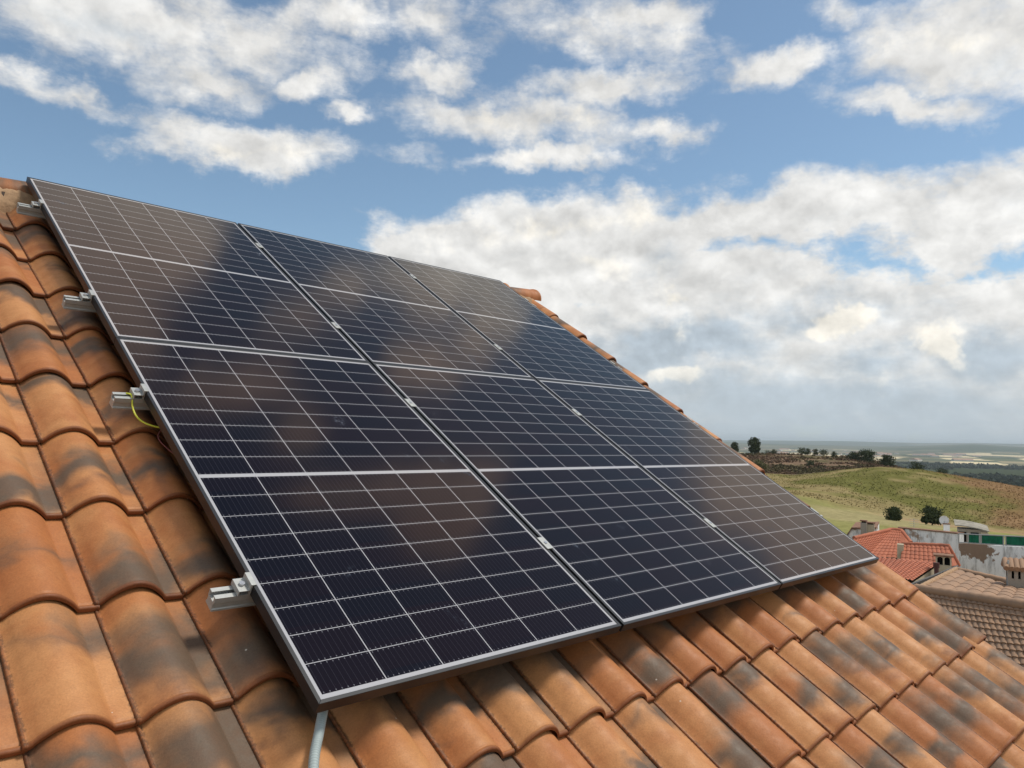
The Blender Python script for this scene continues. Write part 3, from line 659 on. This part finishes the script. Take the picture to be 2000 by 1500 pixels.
def scatter(name, label, mt, n, xr, dr, hr, seed, leaf=6, cat='shrubs', dens=None, ls=.5, thr=.47):
    rg = random.Random(seed); b = MB(); pts = []
    for _ in range(n):
        x = rg.uniform(*xr); d = math.exp(rg.uniform(math.log(dr[0]), math.log(dr[1]))); pts.append((x, d, rg.uniform(*hr)))
    P_ = [at(x, 900, d) for x, d, h in pts]; Zs = ground_z(np.array([p.x for p in P_]), np.array([p.y for p in P_]))
    dn = fbm(np.array([p.x for p in P_]), np.array([p.y for p in P_]), dens or 30, 3, seed)
    for (x, d, h), p, z, q in zip(pts, P_, Zs, dn):
        if q < thr: continue
        leaves(b, (p.x, p.y, z + h * .35), (h * .8, h * .8, h * .5), leaf, h * ls, rg)
    o = b.build(name, mt); tag(o, label, cat, kind='stuff'); me = o.data; nv = len(me.vertices)
    co = np.empty(nv * 3); me.vertices.foreach_get('co', co); co = co.reshape(-1, 3); dx, dy = co[:, 0] - CAM.x, co[:, 1] - CAM.y
    ia = np.clip(np.searchsorted(azs, np.arctan2(dy, dx)), 0, na - 1); ir = np.clip(np.searchsorted(rs, np.hypot(dx, dy)), 0, nr_ - 1)
    cc = np.concatenate([colr[ia, ir], np.ones((nv, 1))], 1)
    me.attributes.new('col', 'FLOAT_COLOR', 'POINT').data.foreach_set('color', cc.ravel()); return o
scatter('scrub', 'low brown and olive scrub covering the hill', m_scrub, 6000, (1400, 1800), (325, 470), (.3, .9), 5, 6, 'shrubs', 25, .5, .44)
scatter('vineyard_growth', 'green and yellow low growth covering the near slope', m_vine, 8000, (1480, 2080), (178, 300), (.08, .24), 6, 5, 'shrubs', 12, .5, .30)
scatter('pine_wood', 'dark pine wood filling the low ground beyond the slope', m_wood, 7000, (1560, 2120), (900, 4300), (8, 14), 7, 9, 'wood', 500, .42)

# ---------------------------------------------------------------- neighbours
def stain_mat(name, base, stain, brick, sc=1.0, amount=.5, patch=None):
    M = bpy.data.materials.new(name); M.use_nodes = True; M.node_tree.nodes.clear(); g = NT(M.node_tree)
    p = g.node('ShaderNodeBsdfPrincipled'); out = g.node('ShaderNodeOutputMaterial'); g.l.new(p.outputs[0], out.inputs[0])
    co = g.node('ShaderNodeTexCoord').outputs['Object']
    st = g.v('MULTIPLY', co, (1, 1, .35)); a = g.noise(st, 2.2 * sc, 7, .7); b_ = g.noise(co, .55 * sc, 5, .6, dist=.3); c = g.noise(g.v('MULTIPLY', co, (6, 6, .5)), 1.2 * sc, 4, .6)
    col = g.mix(g.rng(g.m('ADD', a, g.m('MULTIPLY', c, .22)), .56, .80, 0, .85), base, stain)
    col = g.mix(g.rng(b_, .62 - amount * .12, .68 - amount * .12), col, brick)
    if patch:      # fallen plaster: brown area of ragged outline, centre and half size in object space
        q = g.v('DIVIDE', g.v('SUBTRACT', co, patch[0]), patch[1]); r_ = g.v('LENGTH', q, out=1)
        col = g.mix(g.rng(g.m('ADD', r_, g.m('MULTIPLY', g.m('SUBTRACT', g.noise(co, 2.4, 6, .65), .5), 2.2)), 1.05, .95), col, g.mix(a, brick, (.24, .17, .12)))
    g.put(p.inputs['Base Color'], col); p.inputs['Roughness'].default_value = .9; p.inputs['Specular IOR Level'].default_value = .2
    return M
m_white = stain_mat('peeling_limewash', (.86, .86, .84), (.30, .29, .27), (.34, .24, .17))
m_cream = stain_mat('cream_render', (.50, .43, .31), (.36, .31, .23), (.45, .37, .27), 1.5, 0)
m_greyw = stain_mat('grey_render', (.33, .29, .24), (.24, .21, .18), (.30, .26, .21), 1.2, .2)
m_coping = mat('brick_coping', (.30, .17, .11), .9, 0, .2, .4, 3)
def simple_tile(name, a, b_, dark):
    M = bpy.data.materials.new(name); M.use_nodes = True; M.node_tree.nodes.clear(); g = NT(M.node_tree)
    p = g.node('ShaderNodeBsdfPrincipled'); out = g.node('ShaderNodeOutputMaterial'); g.l.new(p.outputs[0], out.inputs[0])
    v = g.node('ShaderNodeAttribute', attribute_name='tid').outputs['Vector']; x, y, z = g.xyz(v)
    wn = g.node('ShaderNodeTexWhiteNoise', noise_dimensions='2D'); g.put(wn.inputs[0], g.comb(g.m('FLOOR', x), g.m('FLOOR', y), 0))
    co = g.node('ShaderNodeTexCoord').outputs['Object']
    col = g.mix(wn.outputs[0], a, b_); col = g.mix(g.rng(g.noise(co, 1.3, 5, .65), .5, .75, 0, .6), col, dark)
    g.put(p.inputs['Base Color'], col); p.inputs['Roughness'].default_value = .8; p.inputs['Specular IOR Level'].default_value = .25
    return M
m_red = simple_tile('red_roof_tile', (.46, .160, .090), (.39, .135, .078), (.27, .11, .07)); m_brown = simple_tile('brown_roof_tile', (.38, .235, .145), (.31, .195, .125), (.22, .155, .11))
def sheet(name, A, B, C_, D_, mt, parent, pitch=.24, course=.36, amp=.035, step=.02):
    """corrugated clay roof face: A-B top edge, D-C bottom edge, columns run from top to bottom"""
    A, B, C_, D_ = [np.array(q) for q in (A, B, C_, D_)]
    wid = max(np.linalg.norm(B - A), np.linalg.norm(C_ - D_)); ln = max(np.linalg.norm(D_ - A), np.linalg.norm(C_ - B))
    nc = max(2, round(wid / pitch)); nrw = max(2, round(ln / course)); n = np.cross(B - A, D_ - A)
    if np.linalg.norm(n) < 1e-6: n = np.cross(C_ - D_, D_ - A)
    n = n / np.linalg.norm(n)
    if n[2] < 0: n = -n
    k = 6; us = np.linspace(0, 1, nc * k + 1); h = np.abs(np.sin(np.pi * us * nc)) ** .7 * amp
    rows = []; ts = []
    for r in range(nrw):
        for (q, e) in ((0.0, 0.0), (.999, step)): rows.append((r + q) / nrw); ts.append(e)
    V = []; T_ = []
    for i, (t, e) in enumerate(zip(rows, ts)):
        L_ = A + (D_ - A) * t; R_ = B + (C_ - B) * t
        V.append(L_ + (R_ - L_) * us[:, None] + n * (h + e)[:, None]); T_.append(np.stack([us * nc, np.full_like(us, i // 2), us * 0], 1))
    V = np.concatenate(V); T_ = np.concatenate(T_); m_ = len(us); R_ = len(rows)
    f = [(i * m_ + j, i * m_ + j + 1, (i + 1) * m_ + j + 1, (i + 1) * m_ + j) for i in range(R_ - 1) for j in range(m_ - 1)]
    o0 = mx(parent).inverted(); b = MB(); b.add([tuple(o0 @ Vector(v)) for v in V], f, False); o = b.build(name, mt, parent)
    o.data.attributes.new('tid', 'FLOAT_VECTOR', 'POINT').data.foreach_set('vector', T_.ravel())
    return o
def skirt(name, pts, zb, mt, parent, drop=.06):
    o0 = mx(parent).inverted(); n = len(pts); b = MB()
    tp = [o0 @ Vector((p[0], p[1], p[2] - drop)) for p in pts]; bt = [o0 @ Vector((p[0], p[1], zb)) for p in pts]
    b.add(tp + bt, [(i, (i + 1) % n, n + (i + 1) % n, n + i) for i in range(n)] + [tuple(range(2 * n - 1, n - 1, -1))]); return b.build(name, mt, parent)
def ridge(name, pts, r, mt, parent):
    o0 = mx(parent).inverted(); b = MB(); P_ = []
    for i in range(len(pts) - 1):
        a, c = Vector(pts[i]), Vector(pts[i + 1]); n = max(2, int((c - a).length / .2))
        P_ += [a.lerp(c, k / n) for k in range(n)]
    P_.append(Vector(pts[-1])); b.tube([o0 @ p for p in P_], [r * (1.0 if k % 2 else 1.14) for k in range(len(P_))], 8)
    o = b.build(name, mt, parent); nn = len(o.data.vertices)
    o.data.attributes.new('tid', 'FLOAT_VECTOR', 'POINT').data.foreach_set('vector', [c for k in range(nn) for c in (k // 16, 99, 0)]); return o
def obox(b, P_, along, dims):
    """box whose base centre is P_, turned to face along"""
    b.box((P_[0], P_[1], P_[2] + dims[2] / 2), dims, math.atan2(along.y, along.x))
def base_of(p): return Vector((p.x, p.y, gz(p.x, p.y)))
SIDE = (at(1900, 1000, 40) - at(1700, 1000, 40)).normalized(); SIDE.z = 0; SIDE.normalize()
DEEP = Vector((-SIDE.y, SIDE.x, 0));  DEEP = DEEP if DEEP.dot(wdir(1800, 861)) > 0 else -DEEP
G = -5.2
# A: red hipped roof at the back left
A1, A2 = at(1668, 1051, 47.5), at(1742, 1034, 50); A3_ = at(1760, 1036, 49.8); A4 = below(1760, 1091, A3_, .36); A5 = below(1690, 1088, A2, .36)
A6 = at(1779, 1060, 49.0)
hA = thing('village_house', 'bright red tiled house with a hipped roof end, beside the small chimney', 'house', base_of(A4))
sheet('roof', A2, A3_, A4, A5, m_red, hA, .26, .38); 
sheet('roof', A3_, A3_ + Vector((.05, .05, 0)), A6, A4 + Vector((0, 0, .02)), m_red, hA, .26, .38)
sheet('roof', A1, A2, A5, A5 + (A1 - A2) * .6, m_red, hA, .26, .38)
ridge('ridge', [A1, A2, A3_, A6], .11, m_red, hA); skirt('wall', [A1 + DEEP * 2, A6 + DEEP * 2, A6, A4, A5, A5 + (A1 - A2) * .6], G, m_cream, hA, .1)
# B: second red roof with a hip on the right
B1, B2 = at(1763, 1062, 46), at(1852, 1066, 44.5); B3 = below(1862, 1107, B2, .40); B4 = below(1758, 1096, B1, .40); B5 = at(1873, 1106, 44.6)
hB = thing('village_house', 'red tiled house with the beige twin-arched chimney in front of it', 'house', base_of(B3))
sheet('roof', B1, B2, B3, B4, m_red, hB, .25, .38); sheet('roof', B2, B2 + Vector((.05, .05, 0)), B5, B3 + Vector((0, 0, .02)), m_red, hB, .25, .38)
ridge('ridge', [B1, B2, B5], .10, m_red, hB); skirt('wall', [B1 + DEEP * 1.5, B2 + DEEP * 1.5, B5, B3, B4], G, m_cream, hB, .1)
b = MB(); q = at(1759, 1091, 45.4); obox(b, q - mx(hB).translation + Vector((0, 0, -.25)), SIDE, (.3, .45, 1.0)); b.build('parapet', m_cream, hB)
# C: nearer red roof, columns running down to the left
C1, C2 = below(1702, 1088, B4, .3), at(1832, 1101, 38.5); C1 = at(1705, 1088, 41); C3 = at(1781, 1135, 35.5); C4 = at(1690, 1120, 36.5)
hC = thing('village_house', 'low red tiled roof right behind the verge, its tile rows running down leftwards', 'house', base_of(C3))
sheet('roof', C1, C2, C3, C4, m_red, hC, .27, .34, .05); skirt('wall', [C1, C2, C3, C4], G, m_cream, hC, .08)
# chimney with two arched openings
def arch_chimney(name, label, P_, w, d, h, mt, along, capw=.16, tiled=False, group=None, nop=2):
    t = thing(name, label, 'chimney', P_, (0, 0, math.atan2(along.y, along.x)), group)
    b = MB(); b.box((0, 0, h * .36), (w, d, h * .72)); zb = h * .72; hh = h * .2; pw = w * (.10 if nop == 2 else .13)
    gap = (w - pw) / nop; ow = (gap - pw) / 2
    if nop > 2: b.box((0, 0, zb + hh * .14), (w * .99, d * .97, hh * .28))
    for q in range(nop + 1):
        x = -w / 2 + pw / 2 + q * gap
        b.box((x, -d / 2 + .06, zb + hh / 2), (pw, .12, hh)); b.box((x, d / 2 - .06, zb + hh / 2), (pw, .12, hh))
    for q in range(nop):       # arched heads
        cx = -w / 2 + pw / 2 + (q + .5) * gap
        for e in (-d / 2 + .06, d / 2 - .06):
            n = 10; arc = [(cx + ow * math.cos(math.pi * i / n), zb + hh - ow * .85 + ow * .85 * math.sin(math.pi * i / n)) for i in range(n + 1)]
            top = zb + hh + .02; V_ = []; fs = []
            for y in (e - .06, e + .06): V_ += [(x, y, z) for x, z in arc] + [(x, y, top) for x, z in arc]
            m_ = 2 * (n + 1)
            for i in range(n):
                fs += [(i, n + 1 + i, n + 2 + i, i + 1), (m_ + i, m_ + i + 1, m_ + n + 2 + i, m_ + n + 1 + i), (i, i + 1, m_ + i + 1, m_ + i)]
            b.add(V_, fs)
    b.build('stack', mt, t)
    b = MB(); b.box((0, 0, zb + hh * .5), (w * .8, d * .5, hh)); b.build('flue', m_dark, t)
    b = MB(); b.box((0, 0, zb + hh + .05), (w + capw, d + capw, .06)); b.build('cap', m_coping if not tiled else m_greyw, t)
    if tiled:
        b = MB(); W2, D2 = (w + capw * 1.6) / 2, (d + capw * 1.6) / 2; z = zb + hh + .08
        for k in range(7):
            x0 = -W2 + 2 * W2 * k / 7; b.tube([(x0 + W2 / 7, -D2, z), (x0 + W2 / 7, 0, z + .22), (x0 + W2 / 7, D2, z)], .085, 8)
        b.build('cap_tiles', m_brown, t)
    return t
pc = at(1843, 1117, 37.5); arch_chimney('chimney', 'beige chimney with two dark arched openings in front of the red roof', Vector((pc.x, pc.y, pc.z - .9)), .58, .5, 1.68, m_cream, SIDE)
pp = at(1829, 1119, 36.8); b = MB(); b.tube([(0, 0, -.4), (0, 0, .25)], .085, 12); b.tube([(0, 0, .22), (0, 0, .42)], .12, 12); o = b.build('flue_pipe', mat('rusty_pipe', (.10, .035, .03), .6, 0, .4, .3, 6)); o.location = pp
tag(o, 'short dark red flue pipe with a wider collar left of the beige chimney', 'pipe')
# E: brown roofs nearest on the right
E1, E2 = at(1790, 1152, 26.5), at(2090, 1200, 22.0); E3, E4 = below(2200, 1420, E2, .42), below(1830, 1420, E1, .42)
hE = thing('village_house', 'nearest neighbour with brown weathered roof tiles beyond the verge', 'house', base_of(E3))
sheet('lower_roof', E1, E2, E3, E4, m_brown, hE, .215, .33, .03, .035)
T1, T2, T3 = at(1868, 1113, 31.5), at(1962, 1134, 30.5), at(2060, 1170, 27.5); T0 = at(1790, 1153, 26.6)
sheet('upper_roof', T1, T3, E2 + Vector((0, 0, .04)), T0, m_brown, hE, .62, .9, .05, .012)
ridge('ridge', [E1 + Vector((0, 0, .05)), E2 + Vector((0, 0, .05))], .12, m_brown, hE)
ridge('hip', [T0 + Vector((0, 0, .03)), T1 + Vector((0, 0, .03))], .08, m_mortar, hE); ridge('upper_ridge', [T1, T2, T3], .10, m_brown, hE)
skirt('wall', [T1, T3 + DEEP * .2, E2, E3, E4, E1], G, m_greyw, hE, .12)
p0, p1 = at(1778, 1150, 28.5), at(1872, 1112, 32.0)
b = MB(); d_ = (p1 - p0); b.add([p0 + Vector((0, 0, -2)), p1 + Vector((0, 0, -2)), p1 + Vector((0, 0, .12)), p0 + Vector((0, 0, .12)), p0 + DEEP * .3 + Vector((0, 0, -2)), p1 + DEEP * .3 + Vector((0, 0, -2)), p1 + DEEP * .3 + Vector((0, 0, .12)), p0 + DEEP * .3 + Vector((0, 0, .12))],
    [(0, 1, 2, 3), (7, 6, 5, 4), (3, 2, 6, 7), (0, 3, 7, 4), (1, 5, 6, 2)]); o = b.build('parapet', mat('slate_grey_parapet', (.13, .12, .11), .8, 0, .3, .3, 2), hE, rel=False)
pf = at(1996, 1152, 29); arch_chimney('chimney', 'tall grey chimney with a small tiled cap at the right picture edge', Vector((pf.x, pf.y, pf.z - .9)), .78, .6, 1.62, m_greyw, SIDE, .14, True, None, 4)
b = MB(); q0 = at(1970, 1142, 28.7); b.tube([q0 + Vector((0, 0, -.6)), q0 + Vector((0, 0, .75))], .03, 10); o = b.build('drain_pipe', mat('grey_pipe', (.4, .42, .42), .5)); tag(o, 'thin grey pipe standing beside the tall grey chimney', 'pipe')
# G: long peeling white wall
def wall_run(name, label, pts, zb, th, mt, coping=None, cat='wall'):
    t = thing(name, label, cat, base_of(pts[0])); o0 = mx(t).inverted(); b = MB(); cb = MB()
    for a, c in zip(pts[:-1], pts[1:]):
        n = Vector((-(c - a).y, (c - a).x, 0)).normalized() * th; n = n if n.dot(DEEP) > 0 else -n
        def blk(B, a, c, n, lo_a, lo_c):
            vs = [a, c, c + n, a + n, lo_a, lo_c, lo_c + n, lo_a + n]; B.add([o0 @ v for v in vs], [(0, 1, 2, 3), (7, 6, 5, 4), (0, 4, 5, 1), (1, 5, 6, 2), (2, 6, 7, 3), (3, 7, 4, 0)])
        blk(b, a, c, n, Vector((a.x, a.y, zb)), Vector((c.x, c.y, zb)))
        if coping:
            u = Vector((0, 0, .07)); k = n.normalized() * .05; blk(cb, a + u - k, c + u - k, n + 2 * k, a + Vector((0, 0, .002)) - k, c + Vector((0, 0, .002)) - k)
    b.build('masonry', mt, t)
    if coping: cb.build('coping', coping, t)
    return t
G1, G2 = at(1768, 1033, 53), at(1871, 1043, 51); wall_run('old_wall', 'stained white wall with red coping above the red roofs', [G1, G2], G, .5, m_white, m_coping)
G3, G4 = at(1872, 1061, 50.8), at(2120, 1076, 45); pm = at(1910, 1072, 50)
m_peel = stain_mat('peeling_plaster', (.88, .88, .86), (.36, .35, .33), (.34, .23, .16), 1.0, .1, (tuple(pm - base_of(G3)), (1.35, 1.35, .55)))
wall_run('old_wall', 'long white wall with peeling brown plaster under the green netting', [G3, G4], G, .5, m_peel)
# balustrade with green netting
t = thing('netting_fence', 'green netting on a white frame along the top of the peeling wall', 'fence', G3); o0 = mx(t).inverted()
def gp(x): # point on the wall top at picture column x
    f = (x - 1872) / (2120 - 1872); return G3.lerp(G4, f) + DEEP * .1
H_ = .52
for x in (1873, 1896, 1921, 1925, 1972, 1977, 2040, 2100):
    b = MB(); p = o0 @ gp(x); b.tube([p, p + Vector((0, 0, H_))], .035, 8); b.build('post', m_alu, t)
for z in (.04, H_):
    b = MB(); b.tube([o0 @ (gp(1873) + Vector((0, 0, z))), o0 @ (gp(2110) + Vector((0, 0, z)))], .03, 8); b.build('rail', m_alu, t)
m_net = mat('green_netting', (.012, .16, .085), .7, 0, .2, .35, 4)
for xa, xb in ((1897, 1920), (1926, 1971), (1978, 2039), (2041, 2099)):
    b = MB(); a, c = gp(xa), gp(xb); n = 14; vs = []; fs = []
    for i in range(n + 1):
        p = a.lerp(c, i / n) + DEEP * (.02 * math.sin(i * 1.7)); vs += [o0 @ (p + Vector((0, 0, .06))), o0 @ (p + Vector((0, 0, H_ - .03)))]
    for i in range(n): fs.append((2 * i, 2 * i + 2, 2 * i + 3, 2 * i + 1))
    b.add(vs, fs); o = b.build('netting', m_net, t); sm = o.modifiers.new('s', 'SOLIDIFY'); sm.thickness = .01
# shed behind with sheet roof
sp = at(1900, 1048, 55); sh = thing('shed', 'small grey shed with a pale curved sheet roof behind the netting', 'shed', Vector((sp.x, sp.y, sp.z - 1.2)), (0, 0, math.atan2(SIDE.y, SIDE.x)))
b = MB(); b.box((0, .6, .8), (1.55, 1.2, 1.65)); b.build('wall', m_greyw, sh)
b = MB(); vs = []; n = 10
for i in range(n + 1):
    x = -.95 + 1.8 * i / n; z = 1.92 - .16 * (i / n) ** 2 * 1.6; vs += [(x, -.35, z - .05), (x, 1.5, z + .13), (x, -.35, z - .10), (x, 1.5, z + .08)]
fs = []
for i in range(n): a = 4 * i; fs += [(a, a + 4, a + 5, a + 1), (a + 2, a + 3, a + 7, a + 6), (a, a + 2, a + 6, a + 4), (a + 1, a + 5, a + 7, a + 3)]
b.add(vs, fs + [(0, 1, 3, 2), (4 * n, 4 * n + 2, 4 * n + 3, 4 * n + 1)]); b.build('sheet_roof', mat('fibre_cement', (.36, .33, .27), .85, 0, .2, .35, 3), sh)
for x in (-.55, .1): b = MB(); b.box((x, -.012, 1.15), (.42, .03, .6)); b.build('window', m_dark, sh)
b = MB(); b.box((.62, -.02, 1.1), (.4, .05, .8)); b.build('door', m_cream, sh)
# dish on a small pier
q = at(1849, 1043, 55); pr = thing('pier', 'small white masonry pier beside the shed, under the dish', 'pier', Vector((q.x, q.y, q.z - .6)), (0, 0, math.atan2(SIDE.y, SIDE.x)))
b = MB(); b.box((0, 0, .55), (.34, .34, 1.3)); b.build('masonry', m_white, pr)
b = MB(); b.box((0, 0, 1.23), (.42, .42, .06)); b.build('cap', m_coping, pr)
dq = at(1844, 1016, 55); ds = thing('satellite_dish', 'round white satellite dish on a mast above the peeling wall', 'satellite dish', dq - Vector((0, 0, .55)))
fw = (CAM - dq).normalized(); qd = fw.to_track_quat('Z', 'Y').to_matrix()
b = MB(); n, m_ = 28, 6; vs = []
for side in (0, 1):
    for j in range(m_ + 1):
        r = .27 * j / m_
        for i in range(n): a = 2 * math.pi * i / n; vs.append(Vector((0, 0, .55)) + qd @ Vector((r * math.cos(a), r * math.sin(a), .06 * (r / .27) ** 2 - .008 * side)))
fs = []
for side in (0, 1):
    k = side * n * (m_ + 1)
    for j in range(m_):
        for i in range(n): f = (k + j * n + i, k + j * n + (i + 1) % n, k + (j + 1) * n + (i + 1) % n, k + (j + 1) * n + i); fs.append(f if side else f[::-1])
b.add(vs, fs, True); b.build('reflector', mat('dish_white', (.72, .72, .70), .5, 0, .4, .08, 5), ds)
b = MB(); b.tube([(0, 0, -.25), (0, 0, .5)] , .02, 8); b.tube([Vector((0, 0, .3)), Vector((0, 0, .42)) + qd @ Vector((0, 0, .26))], .01, 6); b.tube([Vector((0, 0, .42)) + qd @ Vector((0, 0, .24)), Vector((0, 0, .42)) + qd @ Vector((0, 0, .30))], .028, 8); b.build('mast', m_alu, ds)
# left: whitewashed gable with two chimneys
L1, L2 = at(1650, 1038, 60), at(1712, 1033, 59); hL = thing('village_house', 'small stained white house with a thin dark roof edge behind the red roof', 'house', base_of(L1)); o0 = mx(hL).inverted()
b = MB(); n = DEEP * 4
pts = [L1 + Vector((0, 0, -.55)), L1 + (L2 - L1) * .22 + Vector((0, 0, .12)), L2 + Vector((0, 0, .0))]
vs = [o0 @ p for p in pts] + [o0 @ Vector((L2.x, L2.y, G)), o0 @ Vector((L1.x, L1.y, G))]; vs += [v + n for v in vs]
b.add(vs, [(0, 1, 2, 3, 4), (9, 8, 7, 6, 5), (0, 5, 6, 1), (1, 6, 7, 2), (2, 7, 8, 3), (4, 9, 5, 0)]); b.build('wall', m_white, hL)
b = MB(); vs = [o0 @ (p + Vector((0, 0, .03)) - DEEP * .15) for p in pts]; vs += [v + n + DEEP * .3 for v in vs]; vs += [v + Vector((0, 0, .10)) for v in vs]
b.add(vs, [(0, 1, 4, 3), (1, 2, 5, 4), (6, 9, 10, 7), (7, 10, 11, 8), (0, 6, 7, 1), (1, 7, 8, 2), (3, 4, 10, 9), (4, 5, 11, 10), (0, 3, 9, 6), (2, 8, 11, 5)]); b.build('roof', m_coping, hL)
for i, (x, y, w, h, d, lab, mt_) in enumerate([(1687, 1043, .36, 1.25, 57, 'slim grey chimney, left of the pair at the verge', m_greyw), (1700, 1041, .5, 1.05, 57.5, 'stouter beige chimney, right of the pair at the verge', m_cream), (1763, 1044, .42, .75, 54, 'little grey chimney behind the apex of the red roof', m_greyw)]):
    q = at(x, y, d); ch = thing('chimney', lab, 'chimney', q - Vector((0, 0, .3)), (0, 0, math.atan2(SIDE.y, SIDE.x)), 'small chimneys of the village roofs')
    b = MB(); b.box((0, 0, h * .42), (w, w * .9, h * .84)); b.build('stack', mt_, ch); b = MB(); b.box((0, 0, h * .88), (w * .7, w * .6, h * .1)); b.build('flue', m_dark, ch)
    b = MB(); b.box((0, 0, h * .95), (w * 1.25, w * 1.15, .07)); b.build('cap', m_coping, ch)
ma = at(1785, 1012, 54); b = MB(); b.tube([ma + Vector((0, 0, -1.3)), ma], .013, 6)
for k in range(4): b.tube([ma + SIDE * -.25 + Vector((0, 0, -.08 - .13 * k)), ma + SIDE * .25 + Vector((0, 0, -.08 - .13 * k))], .008, 5)
o = b.build('aerial', m_alu); tag(o, 'thin rooftop television aerial above the stained wall', 'aerial')

# far town on the plain
m_town = mat('town_white', (.70, .68, .62), .9, 0, .2, .15, .05); m_trf = mat('town_roof', (.42, .25, .18), .9, 0, .2, .2, .05)
rg = random.Random(12)
def far_house(w, d, h, lab):
    t = thing('far_building', lab, 'building', (0, 0, 0), (0, 0, rg.uniform(0, 3)), 'pale far buildings on the plain')
    b = MB(); b.box((0, 0, h / 2), (w, d, h)); b.build('wall', m_town, t)
    b = MB(); b.extrude_x([(-d / 2 - 1, h), (d / 2 + 1, h), (0, h + d * .14)], -w / 2 - 1, w / 2 + 1); b.build('roof', m_trf, t); return t
protos = [far_house(60, 26, 9, 'mid sized pale building far off on the hazy plain'), far_house(34, 20, 12, 'short tall pale building far off on the hazy plain'), far_house(110, 45, 10, 'long low pale warehouse far off on the hazy plain')]
for k in range(46):
    x = rg.choice([rg.gauss(1800, 55), rg.uniform(1640, 2040), rg.gauss(1560, 50), rg.gauss(1700, 40)]); d = rg.uniform(4900, 9500)
    o = protos[k] if k < 3 else copy_tree(protos[rg.choice([0, 0, 1, 2])])
    o.location = gat(x, d) - Vector((0, 0, 1)); o.rotation_euler = (0, 0, rg.uniform(0, 3))

# ---------------------------------------------------------------- haze
b = MB(); b.box((10000, 10000, -250), (140000, 140000, 570)); hz = b.build('haze', bpy.data.materials.new('haze_air')); tag(hz, 'thin pale summer haze over the whole landscape', 'haze', kind='stuff')
M = hz.data.materials[0]; M.use_nodes = True; M.node_tree.nodes.clear(); g = NT(M.node_tree)
pv = g.node('ShaderNodeVolumePrincipled'); pv.inputs['Color'].default_value = (.84, .94, 1, 1); pv.inputs['Density'].default_value = 5.0e-5; pv.inputs['Anisotropy'].default_value = .0
g.l.new(pv.outputs[0], g.node('ShaderNodeOutputMaterial').inputs['Volume'])
zmin = float(Z.min()); zc0, zc1 = zmin - 1, max(float(Z.max()) + 3, 16.0); hz.scale = (1, 1, 1); hz.data.transform(Matrix.Translation((0, 0, 250))); hz.data.transform(Matrix.Diagonal((1, 1, (zc1 - zc0) / 570, 1))); hz.location = (0, 0, (zc0 + zc1) / 2)
